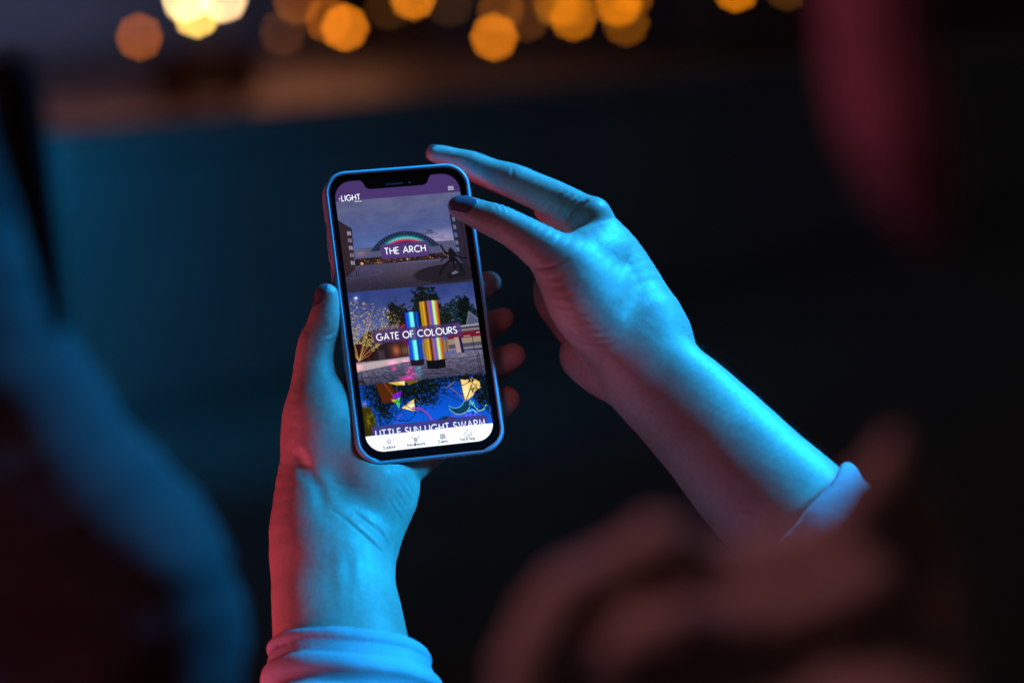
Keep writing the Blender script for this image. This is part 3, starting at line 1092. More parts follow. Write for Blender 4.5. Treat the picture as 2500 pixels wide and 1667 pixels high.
put(in_poly([(16, 83), (24, 82.6), (24, 90), (17, 90.6)]), col(60, 34, 32))
glow(gauss(20, 86.5, 1.6, 2.5), col(110, 50, 20)); glow(gauss(28, 87, 5, 2.2), col(110, 76, 44))
put(in_poly([(26, 84), (46, 84), (46, 89.4), (26, 89.8)]), col(142, 110, 84))
put(in_poly([(24.5, 83), (33, 82.8), (33, 84.2), (24.5, 84.4)]), col(140, 14, 60))
put(in_poly([(11, 86), (14, 86), (14.5, 91), (11.5, 91)]), col(60, 50, 56))
for u in (22.6, 25.6, 45, 58.2):
    put(in_line([(u, 83.5), (u, 90.2)], .25), col(24, 22, 30))
tree(3, 88, 6, 6.5, 71, c=(40, 14, 16), hl=(50, 14, 12))
# paving
pg = ss(90, 102, Vv)[..., None]
pav = col(112, 106, 130) * (1 - pg) + col(66, 62, 84) * pg
pav = pav + (fbm(.55, 81, 3.0) - .5)[..., None] * 60 + (vnoise(1.2, 4.5, 83) - .5)[..., None] * 26
vy = np.maximum(Vv - 86.5, 0.3)
pu = (U - 2) / vy
ln = np.abs((pu * 3.4) % 1 - 0.5) > 0.462
pav = pav * (1 - 0.62 * ln[..., None] * ss(92, 94, Vv)[..., None])
dv = np.abs((60 / vy) % 1 - .5) > 0.46
pav = pav * (1 - 0.4 * dv[..., None])
mp = fill(90.6 - 0.02 * U * 0 - Vv)
put(mp, np.clip(pav, 0, 255))
put(in_poly([(-1, 91.5), (26, 90.2), (26, 92.4), (-1, 95.5)], .3), col(188, 168, 168))
glow(gauss(26, 98, 2.2, 3.0) * ss(.35, .7, fbm(1.2, 85, 3)), col(235, 10, 110))
glow(gauss(23, 101, 3.2, 1.2) * .8, col(190, 10, 90)); glow(gauss(29.6, 98, 1.5, 3.5) * ss(.4, .7, fbm(1.2, 87, 3)), col(0, 120, 130))
glow(gauss(17.5, 92.5, 2, 1) * .9, col(170, 10, 60)); glow(gauss(18, 95.5, 1.2, .8), col(150, 10, 60)); glow(gauss(24, 92.3, 1.5, .5), col(150, 20, 60))
glow(gauss(1, 93, 1.4, 1.2), col(150, 20, 30))
# lit shrub with small leaves
r9 = np.random.default_rng(91)
for k in range(16):
    a = r9.uniform(-0.75, 1.15)
    pts = [(1.6, 90)]
    L_ = r9.uniform(14, 30)
    for j in range(1, 6):
        a2 = a + r9.normal(0, .12)
        pts.append((pts[-1][0] + math.sin(a2) * L_ / 5, pts[-1][1] - math.cos(a2) * L_ / 5))
    pts = [(max(u, -1), max(v, 57)) for u, v in pts]
    put(in_line(pts, 0.2) * .85 * P2m, col(214, 168, 96))
for k in range(900):
    th = r9.uniform(-.5, 1.1); ra = r9.uniform(8, 29) ** 1
    u = 1.6 + math.sin(th) * ra; v = 90 - math.cos(th) * ra * 1.02
    if u < 0 or v < 57 or u > 24:
        continue
    i0 = int(v / 135 * (NV - 1)); j0 = int(u / 62.3 * (NU - 1))
    w = r9.uniform(.18, .42)
    s = (slice(max(i0 - 5, 0), i0 + 6), slice(max(j0 - 5, 0), j0 + 6))
    mk = np.clip(1.3 - np.hypot((U[s] - u) / w, (Vv[s] - v) / (w * .7)), 0, 1)[..., None]
    c = col(232, 200, 108) * r9.uniform(.45, 1.1)
    IMG[s] = IMG[s] * (1 - mk) + np.minimum(c, 255) * mk
put(in_line([(-1, 57.9), (3.8, 58.0), (3.9, 58.4)], .2), col(18, 20, 36))
glow(gauss(3.9, 59.0, .55, .45), col(255, 255, 255)); glow(gauss(3.9, 59.0, 1.4, 1.3) * .4, col(140, 150, 170))


def light_column(u0t, u1t, vt, u0b, u1b, vb, stripes, vbase, basec):
    mk = in_poly([(u0t, vt + .3), ((u0t + u1t) / 2, vt), (u1t, vt + .3), (u1b, vb), ((u0b + u1b) / 2, vb + .4), (u0b, vb)])
    t = (Vv - vt) / (vb - vt)
    x = (U - (u0t + (u0b - u0t) * t)) / ((u1t - u0t) + ((u1b - u0b) - (u1t - u0t)) * t)
    xs = [s[0] for s in stripes]
    cc = np.stack([np.interp(x, xs, [s[1][k] for s in stripes]) for k in range(3)], -1)
    put(mk, cc)
    put(in_poly([(u0b - .1, vb), ((u0b + u1b) / 2, vb + .4), (u1b + .1, vb), (u1b, vbase), ((u0b + u1b) / 2, vbase + .5), (u0b, vbase)]), basec)
    put(in_line([(u0t, vt + .2), ((u0t + u1t) / 2, vt - .15), (u1t, vt + .2)], .35), col(24, 30, 48))


light_column(26.4, 33.3, 68.2, 26.4, 32.9, 92.0,
             [(0, (20, 20, 120)), (.08, (40, 60, 240)), (.2, (0, 90, 190)), (.3, (20, 140, 200)), (.38, (110, 235, 235)), (.58, (130, 245, 235)), (.66, (20, 110, 170)),
              (.74, (6, 30, 80)), (.82, (10, 90, 200)), (.9, (10, 70, 190)), (1, (10, 30, 100))], 94.8, col(30, 20, 34))
light_column(34.2, 43.6, 63.4, 34.2, 43.2, 93.0,
             [(0, (110, 80, 20)), (.06, (200, 150, 40)), (.13, (160, 120, 20)), (.2, (226, 164, 40)), (.28, (190, 120, 20)), (.33, (40, 24, 20)), (.4, (120, 70, 60)), (.5, (170, 100, 130)),
              (.58, (90, 80, 220)), (.64, (130, 90, 150)), (.7, (200, 230, 130)), (.78, (180, 250, 160)), (.84, (170, 170, 80)), (.9, (230, 90, 40)), (.95, (190, 90, 20)), (1, (120, 50, 20))], 97.2, col(14, 13, 18))
put(in_poly([(49.0, 83), (51.4, 83), (51.8, 90.8), (49.5, 90.6)]), col(178, 142, 138))
put(in_poly([(51.4, 83), (52.6, 83), (53.2, 90.9), (51.9, 90.9)]), col(20, 26, 66))
for u in (59.2, 60.2):
    put(in_line([(u, 91.3), (u + .3, 101.6)], .26), col(18, 18, 26))
glow(gauss(1.0, 101.2, 1.0, .35), col(220, 170, 130)); put(in_poly([(-1, 99.6), (3, 99.9), (3.2, 102.2), (-1, 102.2)], .4) * .7, col(30, 24, 34))

# picture three: lanterns in a tree at dusk
P3m = fill(102.05 - Vv)
g3 = ss(102, 127, Vv)[..., None]
put(P3m, col(8, 70, 176) * (1 - g3) + col(10, 92, 214) * g3)
lf = fbm(1.0, 101)
lf2 = vnoise(2.6, 2.6, 107)
dens = gauss(14, 104, 15, 11) * 1.15 + gauss(30, 106, 11, 6.0) * .95 + gauss(10, 118, 6, 8) * .7 + gauss(33, 113, 6, 4.5) * .55 + gauss(61, 108, 9, 13) * 1.3 + gauss(55, 102, 10, 3.5) * 1.1 + gauss(38, 103, 9, 2.5) * .9 \
    - gauss(56, 112, 0.1, .1)
lm = np.clip((dens * 1.15 + (lf - .5) * 1.5 + (lf2 - .5) * .9 - .62) * 5, 0, 1) * P3m
put(lm, col(8, 16, 18))
glow(lm * ss(.6, .9, vnoise(2.5, 2.5, 111)), col(14, 30, 30))
hole = ss(.80, .88, vnoise(1.6, 1.6, 119)) * lm
glow(hole * .8, col(6, 60, 170))
put(in_poly([(-1, 112), (4.5, 113), (6, 120), (5, 128), (-1, 128)], .9) * P3m, col(52, 44, 8))
glow(gauss(3.6, 119.5, 1.8, 3.2) * ss(.3, .7, fbm(.9, 121)), col(120, 116, 10))
glow(gauss(1.6, 111.3, 1.1, 1.6) * .8, col(120, 60, 34))
put(in_poly([(44.5, 124.0), (35.5, 124.5), (36, 122.2), (39, 121.2), (43, 121.6)], .5), col(6, 44, 60))
# lantern facets and frames
put(in_poly([(8, 102), (15.5, 102.5), (18.4, 111.6), (10.2, 111.8)]), col(84, 36, 10))
put(in_poly([(14, 102), (22.5, 102), (22.0, 104.0), (18, 103.6)]), col(226, 190, 70))
put(in_poly([(18.5, 102), (22.3, 102), (22.0, 104.0)]), col(255, 226, 150))
put(in_poly([(22.6, 102), (31, 102), (24, 104.2)]), col(120, 86, 20))
put(in_poly([(15.2, 108.2), (20.2, 106.4), (19.4, 109.0), (18.0, 111.0), (16.2, 110.2)]), col(116, 20, 190))
put(in_poly([(14.2, 110.0), (15.8, 109.6), (16.8, 111.2), (15, 111.6)]), col(170, 40, 110))
put(in_poly([(16.0, 111.0), (19.2, 109.6), (18.4, 113.6), (17.8, 115.0)]), col(44, 216, 110))
put(in_poly([(14.9, 110.6), (16.4, 110.4), (16.9, 112), (15.6, 112)]), col(214, 200, 20))
put(in_poly([(18.6, 115.0), (25.7, 111.0), (25.6, 117.6)]), col(240, 202, 124))
glow(in_poly([(18.6, 115.0), (25.7, 111.0), (25.6, 117.6)]) * gauss(24, 114.6, 3, 2.4) * .8, col(60, 54, 90))
put(in_poly([(49.3, 103.8), (52, 104.5), (55.5, 103.8), (58.6, 106), (58.8, 109), (55.6, 110.5), (54.6, 112.5), (50.0, 115.3)]), col(246, 206, 120))
glow(gauss(51.5, 110, 1.8, 3.4) * .6, col(60, 60, 90))
put(np.clip((fbm(1.1, 131) - .56) * 14, 0, 1) * in_poly([(52, 102), (61, 102), (61, 112), (55, 114)]), col(26, 14, 6))
bk = col(14, 12, 18); gd = col(150, 112, 60)
for pts, w, c in (([(8, 102), (10.2, 111.8), (18.4, 111.6)], .25, bk), ([(12.4, 102.2), (18.1, 113.2)], .22, gd), ([(18.1, 103.2), (17.8, 109)], .18, gd), ([(18.1, 112.4), (21, 107)], .25, bk),
                  ([(25.7, 111.0), (25.6, 117.6)], .3, bk), ([(18.6, 115.0), (25.7, 111.0)], .28, bk), ([(18.6, 115), (25.6, 117.6)], .28, bk), ([(21.2, 113.8), (25.6, 117.4)], .28, bk),
                  ([(21.2, 113.8), (25.7, 112.8)], .2, bk), ([(21.4, 113.6), (20.6, 115.9)], .15, gd), ([(25.9, 111), (28.6, 113.4), (26, 117.6)], .2, gd), ([(28.6, 113.4), (32, 113.6)], .2, bk),
                  ([(10.4, 112), (15, 120.4), (21.6, 121.6), (26, 117.8)], .3, bk), ([(17.4, 115), (15, 120.4)], .2, bk), ([(18.6, 115.2), (21.4, 121.4)], .15, bk),
                  ([(40, 108.6), (44, 107.2), (49.3, 103)], .3, bk), ([(38.5, 109.6), (49.5, 111.2)], .28, bk), ([(42.5, 106.8), (50, 106.8)], .22, bk), ([(40, 109.8), (50.4, 115.6)], .25, bk),
                  ([(43.6, 107.2), (50.2, 113.8)], .3, col(150, 110, 120)), ([(41.5, 107.6), (46.5, 104.9)], .3, col(150, 120, 120)), ([(49.3, 102), (49.6, 110), (50.3, 115.6)], .3, bk),
                  ([(50.3, 115.6), (54.6, 107)], .35, bk), ([(50.2, 107), (55, 105)], .28, bk), ([(50.6, 115.6), (57, 121.2)], .35, bk), ([(53, 103.8), (58, 110)], .25, bk),
                  ([(36, 104.5), (41.5, 102.4)], .5, col(4, 50, 130))):
    put(in_line(pts, w), c)
# ferris wheel rim, crescent and bulb strings
for r0, c in ((9.0, (150, 50, 160)), (8.55, (190, 80, 190)), (8.1, (60, 50, 150))):
    a = np.arctan2(Vv - 124, U - 24.2)
    put(np.exp(-((np.hypot(U - 24.2, Vv - 124.2) - r0) / .22) ** 2) * fill(U * 0 + 24.2 - U) * fill(Vv - 124) * .9, col(*c))
put(np.exp(-((np.hypot(U - 24.2, Vv - 124.2) - 8.6) / .3) ** 2) * fill(U - 19) * .55 * fill(116.5 - Vv), col(170, 50, 150))
put(np.exp(-((np.hypot(U - 45, Vv - 128.5) - 7.3) / .16) ** 2) * fill(U - 48) * fill(40 - U), col(180, 60, 170))
cm = fill(np.hypot(U - 47.2, Vv - 115.5) - 5.4) * fill(4.7 - np.hypot(U - 45.4, Vv - 113.0)) * fill(115.2 - Vv + (U - 51) * .0)
put(cm, col(14, 60, 84))
for k in range(24):
    a = R_(28 + k * 5.6)
    glow(gauss(47.2 + 5.4 * math.cos(a), 115.5 + 5.4 * math.sin(a), .17, .17), col(220, 240, 130))
    a = R_(20 + k * 5.0)
    glow(gauss(45.4 + 4.7 * math.cos(a), 113.0 + 4.7 * math.sin(a), .15, .15), col(150, 220, 220))
for pts in ([(52.2, 117), (53, 114.6), (53.6, 117), (54.2, 115.4), (54.6, 118)], [(54.6, 118), (56.4, 120.4), (59, 119.6), (60.4, 117.4)], [(51, 120), (53.4, 119.2), (55.4, 121)]):
    glow(in_line(pts, .35) * .8, col(150, 220, 40))
glow(in_poly([(49, 120), (57, 119.5), (57, 124), (48, 124)], .8) * ss(.4, .7, vnoise(3.5, .6, 141)), col(90, 10, 50))

# caption panels
put(in_poly([(19.0, 33.4), (42.6, 33.4), (42.6, 41.0), (19.0, 41.0)]) * .9, col(80, 56, 116))
put(in_poly([(9.8, 75.8), (53.2, 75.8), (53.2, 82.4), (9.8, 82.4)]) * .78, col(74, 50, 110))
put(in_poly([(3.5, 122.4), (59.8, 122.4), (59.8, 128), (3.5, 128)]) * .88, col(70, 58, 120))
IMG = np.clip(IMG + rng.normal(0, 2.0, IMG.shape), 0, 255)
put(fill(126.95 - Vv), col(255, 255, 255))
# rounded corners and the notch stay dark
xq = np.abs(U - 31.15) - (31.15 - 8.6); yq = np.abs(Vv - 67.5) - (67.5 - 8.6)
dr = np.hypot(np.maximum(xq, 0), np.maximum(yq, 0)) + np.minimum(np.maximum(xq, yq), 0) - 8.6
put(1 - fill(dr + .06), col(2, 2, 3))
xn = np.abs(U - 31.0) - (16.2 - 3.6); yn = Vv - (5.0 - 3.6)
dn = np.hypot(np.maximum(xn, 0), np.maximum(yn, 0)) + np.minimum(np.maximum(xn, yn), 0) - 3.6
put(fill(dn), col(2, 2, 3))
put(in_poly([(13.2, -1), (13.4, .2), (14.8, 1.8), (16, 3), (46, 3), (47.2, 1.8), (48.6, .2), (48.8, -1)], .2), col(2, 2, 3))

lin = np.where(IMG / 255 <= 0.04045, IMG / 255 / 12.92, ((IMG / 255 + 0.055) / 1.055) ** 2.4)
sV = np.stack([(U.ravel() - 31.15) / 1000, (67.5 - Vv.ravel()) / 1000, np.zeros(U.size)], 1)
ii = np.arange(NU * NV).reshape(NV, NU)
sF = np.stack([ii[:-1, :-1], ii[1:, :-1], ii[1:, 1:], ii[:-1, 1:]], -1).reshape(-1, 4)
keep = (dr < 0.25)
kq = (keep[:-1, :-1] | keep[1:, 1:]).ravel()
sF = sF[kq]
m, nt, b = new_mat('screen_picture')
at = nt.nodes.new('ShaderNodeAttribute'); at.attribute_name = 'picture'
setp(b, Base_Color=(0.004, 0.004, 0.005), Roughness=0.12)
nt.links.new(at.outputs['Color'], b.inputs['Emission Color'])
dim = nt.nodes.new('ShaderNodeMix'); dim.data_type = 'RGBA'; dim.blend_type = 'MULTIPLY'; dim.inputs['Factor'].default_value = 1.0
dim.inputs['B'].default_value = (0.12, 0.12, 0.12, 1)
nt.links.new(at.outputs['Color'], dim.inputs['A'])
nt.links.new(dim.outputs['Result'], b.inputs['Base Color'])
b.inputs['Emission Strength'].default_value = 1.0
screen = mesh_obj('screen', sV, sF, m, PHONE, local=True, smooth=False)
ca = screen.data.color_attributes.new('picture', 'FLOAT_COLOR', 'POINT')
ca.data.foreach_set('color', np.concatenate([lin.reshape(-1, 3), np.ones((NU * NV, 1))], 1).astype(np.float32).ravel())

# ---------------------------------------------------------------- lettering drawn as thin strips


def arc(cx, cy, rx, ry, a0, a1, n=14):
    return [(cx + rx * math.cos(R_(a0 + (a1 - a0) * i / n)), cy + ry * math.sin(R_(a0 + (a1 - a0) * i / n))) for i in range(n + 1)]


G = {
    'T': (.60, [[(0, 1), (.6, 1)], [(.3, 1), (.3, 0)]]),
    'H': (.66, [[(0, 0), (0, 1)], [(.66, 0), (.66, 1)], [(0, .53), (.66, .53)]]),
    'E': (.48, [[(.48, 1), (0, 1), (0, 0), (.48, 0)], [(0, .53), (.46, .53)]]),
    'A': (.80, [[(0, 0), (.4, 1), (.8, 0)], [(.15, .33), (.65, .33)]]),
    'R': (.54, [[(0, 0), (0, 1), (.24, 1)] + arc(.24, .73, .27, .27, 90, -90, 8)[1:] + [(0, .46)], [(.22, .46), (.54, 0)]]),
    'C': (.84, [arc(.5, .5, .5, .5, 48, 312, 20)]),
    'G': (.96, [arc(.5, .5, .5, .5, 48, 352, 22) + [(.98, .47), (.56, .47)]]),
    'O': (1.0, [arc(.5, .5, .5, .5, 0, 360, 26)]),
    'F': (.46, [[(.46, 1), (0, 1), (0, 0)], [(0, .53), (.44, .53)]]),
    'L': (.42, [[(0, 1), (0, 0), (.42, 0)]]),
    'U': (.60, [[(0, 1), (0, .3)] + arc(.3, .3, .3, .3, 180, 360, 10)[1:] + [(.6, 1)]]),
    'S': (.52, [arc(.26, .75, .24, .25, 40, 270, 12) + arc(.26, .25, .26, .25, 90, -145, 12)[1:]]),
    'I': (.02, [[(.01, 0), (.01, 1)]]),
    'N': (.70, [[(0, 0), (0, 1), (.7, 0), (.7, 1)]]),
    'W': (1.12, [[(0, 1), (.28, 0), (.56, 1), (.84, 0), (1.12, 1)]]),
    'M': (.92, [[(0, 0), (.14, 1), (.46, .1), (.78, 1), (.92, 0)]]),
    'V': (.7, [[(0, 1), (.35, 0), (.7, 1)]]),
    'a': (.48, [arc(.24, .24, .24, .24, 0, 360, 14), [(.48, .48), (.48, 0)]]),
    'e': (.48, [[(0, .25), (.47, .25)] + arc(.24, .24, .24, .24, 5, 315, 12)]),
    'x': (.40, [[(0, 0), (.4, .48)], [(0, .48), (.4, 0)]]),
    'p': (.48, [[(0, .48), (0, -.28)], arc(.24, .24, .24, .24, 0, 360, 14)]),
    'l': (.02, [[(.01, 0), (.01, 1.05)]]),
    'o': (.48, [arc(.24, .24, .24, .24, 0, 360, 14)]),
    'r': (.22, [[(0, 0), (0, .48)], [(0, .3)] + arc(.18, .3, .18, .18, 180, 70, 6)]),
    'n': (.40, [[(0, 0), (0, .48)], [(0, .28)] + arc(.2, .28, .2, .2, 180, 0, 8) + [(.4, 0)]]),
    's': (.28, [arc(.14, .36, .12, .12, 40, 270, 8) + arc(.14, .12, .14, .12, 90, -140, 8)[1:]]),
    't': (.24, [[(.12, .8), (.12, 0)], [(0, .48), (.24, .48)]]),
    'v': (.40, [[(0, .48), (.2, 0), (.4, .48)]]),
    'y': (.42, [[(0, .48), (.22, 0)], [(.42, .48), (.1, -.28)]]),
    'i': (.02, [[(.01, 0), (.01, .48)], [(.01, .68), (.01, .74)]]),
    '&': (.64, [[(.64, .0), (.16, .66)] + arc(.3, .78, .16, .2, 210, -30, 8) + [(.12, .38)] + arc(.22, .2, .21, .2, 140, 310, 8) + [(.6, .42)]]),
    ' ': (.24, []),
}


def strokes_mesh(name, strokes, w, z, mat, parent, label=None):
    """strokes in display millimetres (u right, v down) -> flat strips on the screen"""
    V, F = [], []
    for si, pts in enumerate(strokes):
        q = [np.array(p, float) for p in pts]
        q = [q[0]] + [b for a, b in zip(q[:-1], q[1:]) if np.linalg.norm(b - a) > 1e-6]
        if len(q) < 2:
            continue
        closed = np.linalg.norm(q[0] - q[-1]) < 1e-6
        zz = (z + 0.0025 * (si % 6)) / 1000
        base = len(V)
        for i, p in enumerate(q):
            if closed:
                a = q[i - 1] if i > 0 else q[-2]; c = q[i + 1] if i < len(q) - 1 else q[1]
            else:
                a = q[i - 1] if i > 0 else None; c = q[i + 1] if i < len(q) - 1 else None
            d1 = unit(p - a) if a is not None else unit(c - p)
            d2 = unit(c - p) if c is not None else d1
            n1 = np.array([-d1[1], d1[0]]); n2 = np.array([-d2[1], d2[0]])
            nn = n1 + n2
            L = np.linalg.norm(nn)
            nn = nn / L if L > 1e-6 else n1
            k = 1 / max(nn @ n1, 0.45)
            for sg in (1, -1):
                pp = p + nn * sg * w / 2 * k
                V.append(((pp[0] - 31.15) / 1000, (67.5 - pp[1]) / 1000, zz))
        for i in range(len(q) - 1):
            F.append((base + 2 * i, base + 2 * i + 1, base + 2 * i + 3, base + 2 * i + 2))
    o = mesh_obj(name, np.array(V), F, mat, parent, local=True, smooth=False)
    if label:
        o['label'] = label
    return o


def text(s, u, v, cap, width, w, z, mat, label, anchor='left', track=.25, rot=0):
    """baseline at (u, v); stretched to the measured width"""
    x = 0; st = []
    for ch in s:
        adv, gs = G[ch]
        q = 1.28 if ch in 'aexporsnvy' else 1.0
        for g in gs:
            st.append([(x + gx * q, gy * q) for gx, gy in g])
        x += adv * q + track
    x -= track
    k = width / x
    u0 = u if anchor == 'left' else u - width / 2
    if rot:
        st2 = [[(u - gy * cap, v - gx * k) for gx, gy in g] for g in st]
    else:
        st2 = [[(u0 + gx * k, v - gy * cap) for gx, gy in g] for g in st]
    return strokes_mesh('lettering', st2, w, z, mat, screen, label)


M['white_print'] = emit_mat('white_print', (1, 1, 1), 1.0)
M['ink'] = emit_mat('dark_print', srgb(22, 14, 36), 1.0)
M['bar'] = emit_mat('white_bar', (1, 1, 1), 1.12)
M['shadow_print'] = emit_mat('purple_print', srgb(70, 62, 104), 1.0)
text('LIGHT', 3.2, 9.85, 2.75, 9.0, .42, .05, M['white_print'], 'white logo word LIGHT')
text('THE', 2.35, 9.75, .45, 1.5, .11, .05, M['white_print'], 'tiny upright word THE beside the logo', rot=1)
text('FESTIVAL', 9.4, 10.9, .42, 3.4, .11, .05, M['white_print'], 'tiny word FESTIVAL under the logo')
text('THE ARCH', 20.9, 38.6, 3.1, 20.1, .46, .05, M['white_print'], 'white heading THE ARCH')
text('GATE OF COLOURS', 11.5, 80.9, 3.15, 39.4, .46, .05, M['white_print'], 'white heading GATE OF COLOURS')
text('LITTLE SUN LIGHT SWARM', 5.2, 128.0, 3.4, 53.4, .46, .05, M['white_print'], 'white heading LITTLE SUN LIGHT SWARM cut by the tab bar')
for k in range(3):
    pass
strokes_mesh('menu_icon', [[(56.4, 7.0 + .72 * k), (59.2, 7.0 + .72 * k)] for k in range(3)], .2, .05, M['white_print'], screen, 'three white menu lines')

# white tab bar covering the bottom of the last heading
bp_ = [(x + 31.15, 67.5 - y) for x, y in rrect(31.1, 67.45, 8.6, 18)]
bp_ = [(u, v) for u, v in bp_ if v > 126.97]
bp_ = sorted(bp_, key=lambda p: -math.atan2(p[1] - 127, p[0] - 31.15))
pts = [(0.05, 126.97)] + bp_ + [(62.25, 126.97)]
Vt = [((u - 31.15) / 1000, (67.5 - v) / 1000, 0.00009) for u, v in pts]
mesh_obj('tab_bar', np.array(Vt), [tuple(range(len(Vt)))], M['bar'], screen, local=True, smooth=False)
for s, u, w_ in (('Explore', 10.9, 5.6), ('Installations', 23.9, 8.6), ('Events', 37.0, 4.3), ('Eat & Stay', 49.1, 7.0)):
    text(s, u, 133.85, 1.5, w_, .27, .12, M['ink'], 'dark tab caption ' + s, anchor='mid', track=.16)
star = []
for k in range(11):
    a = R_(-90 + 36 * k); r = 1.25 if k % 2 == 0 else .55
    star.append((11 + r * math.cos(a), 130.5 + r * math.sin(a)))
strokes_mesh('icon', [star], .28, .12, M['ink'], screen, 'star outline icon')
ic = [arc(23.8, 130.9, .85, .85, 0, 360, 18)]
for t in (-.5, 0, .5):
    h = math.sqrt(.72 - t * t)
    ic += [[(23.8 + t, 130.9 - h), (23.8 + t, 130.9 + h)], [(23.8 - h, 130.9 + t), (23.8 + h, 130.9 + t)]]
ic += [arc(22.3, 129.6, .18, .45, 0, 360, 8), arc(25.3, 129.6, .18, .45, 0, 360, 8), [(22.5, 130.2), (23.0, 130.6)], [(25.1, 130.2), (24.6, 130.6)],
       [(22.3, 132.2), (22.9, 131.9), (23.8, 132.1), (24.7, 131.9), (25.3, 132.2)], [(22.4, 131.6), (22.3, 132.2)], [(25.2, 131.6), (25.3, 132.2)], [(23.8, 129.4), (23.8, 130)]]
strokes_mesh('icon', ic, .17, .12, M['ink'], screen, 'lamp shaped outline icon')
ic = [[(35.8, 129.7), (38.3, 129.7), (38.3, 132.0), (35.8, 132.0), (35.8, 129.7)]]
ic += [[(35.8, v), (38.3, v)] for v in (130.25, 130.7, 131.15, 131.6)] + [[(u, 129.7), (u, 132.0)] for u in (36.3, 36.8, 37.3, 37.8)] + [[(u, 129.3), (u, 129.9)] for u in (36.2, 37.05, 37.9)]
strokes_mesh('icon', ic, .17, .12, M['ink'], screen, 'calendar outline icon')
ic = [[(47.7, 129.9), (47.7, 132), (48.1, 132.2), (49.4, 132.2), (49.5, 131.2), (48.5, 131.0), (48.3, 129.9), (47.7, 129.9)],
      [(49.4, 130.6), (50.5, 130.6)], [(49.95, 130.6), (49.95, 132.2)], [(50.5, 131.2), (50.5, 132.2)], [(50.5, 131.2), (51.1, 131.2), (51.1, 132.2)], [(51.3, 129.7), (51.15, 131.2)],
      [(49.3, 128.5), (49.0, 129.2), (49.6, 129.2), (49.3, 128.5)]]
strokes_mesh('icon', ic, .2, .12, M['ink'], screen, 'table and chair outline icon')
# speaker slot and camera in the notch
Vs, Fs = loft([(rrect(4.2, .35, .34, 6), 0.0), (rrect(4.2, .35, .34, 6), .06)], False, True)
sp_m = simple('speaker_mesh', (0.10, 0.14, 0.17), 0.35, noise=(3000, .5), Metallic=.6)
Vs = Vs + np.array([-0.0012, 0.0643, 0.00003])
mesh_obj('speaker_slot', Vs, Fs, sp_m, PHONE, local=True, smooth=False)
a_ = [(.55 * math.cos(R_(20 * k)), .55 * math.sin(R_(20 * k))) for k in range(18)]
Vs, Fs = loft([(a_, 0.0), ([(x * .9, y * .9) for x, y in a_], .05)], False, True)
mesh_obj('camera_lens', Vs + np.array([0.0064, 0.0643, 0.00003]), Fs, sp_m, PHONE, local=True, smooth=False)

# ================================================================== background
def box(V, F, c, s, rz=0.0):
    b = len(V)
    for sx in (-1, 1):
        for sy in (-1, 1):
            for sz in (-1, 1):
                x, y = sx * s[0] / 2, sy * s[1] / 2
                V.append((c[0] + x * math.cos(rz) - y * math.sin(rz), c[1] + x * math.sin(rz) + y * math.cos(rz), c[2] + sz * s[2] / 2))
    for f in ((0, 1, 3, 2), (4, 6, 7, 5), (0, 4, 5, 1), (2, 3, 7, 6), (0, 2, 6, 4), (1, 5, 7, 3)):
        F.append(tuple(b + i for i in f))


def ray(x, y):
    d = CM @ np.array([(x - 1250) / FPX, (833.5 - y) / FPX, -1.0])
    return d


def on_z(x, y, z):
    d = ray(x, y)
    return CL + d * (z - CAM_H) / d[2]


def at_y(x, y, Y):
    d = ray(x, y)
    return CL + d * Y / d[1]


ZG = -6.0
# lower street and the terrace the people stand on
V = [(-400, 9, ZG), (400, 9, ZG), (400, 700, ZG), (-400, 700, ZG)]
mesh_obj('street', V, [(0, 1, 2, 3)], M['ground'], smooth=False)['kind'] = 'structure'
V, F = [], []
box(V, F, (0, 3.0, -0.15), (60, 24, 0.3), 0)
mesh_obj('terrace', V, F, M['terrace'], smooth=False)['kind'] = 'structure'

# parapet wall along the terrace edge
A = on_z(150, 345, 0.85); B = on_z(2100, 150, 0.85)
A = A[:2]; B = B[:2]
d = (B - A) / np.linalg.norm(B - A)
ang = math.atan2(d[1], d[0])
E1 = B + d * 8
c = (A + E1) / 2; L = np.linalg.norm(E1 - A)
nrm2 = np.array([-d[1], d[0]])
c = c + nrm2 * 0.15
wall = empty('parapet_wall', (c[0], c[1], 0), 'low concrete parapet lit teal at its left end behind the phone', 'wall')
V, F = [], []
box(V, F, (c[0], c[1], .39), (L, .26, .78), ang)
mesh_obj('wall_body', V, F, M['wall'], wall, smooth=False)
V, F = [], []
box(V, F, (c[0], c[1], .82), (L + .02, .32, .07), ang)
mesh_obj('coping', V, F, M['wall'], wall, smooth=False)

# teal lamp light on the parapet
tl = add_light('teal_spot', 'SPOT', (0, 0, 0), (0, 0, -1), 42, (0.0, 0.40, 0.95), spot_size=R_(120), spot_blend=1.0, shadow_soft_size=0.2)
tl.location = (-1.42, 4.78, 1.05)
aim(tl, (A[0] + 0.1, A[1], 0.55))
tl2 = add_light('teal_spot', 'SPOT', (0, 0, 0), (0, 0, -1), 22, (0.0, 0.40, 0.95), spot_size=R_(100), spot_blend=1.0, shadow_soft_size=0.2)  # added weak fill for the paving below the parapet
tl2.location = (-2.0, 3.4, 1.6)
aim(tl2, (A[0] + 0.2, A[1] - .2, 0.0))

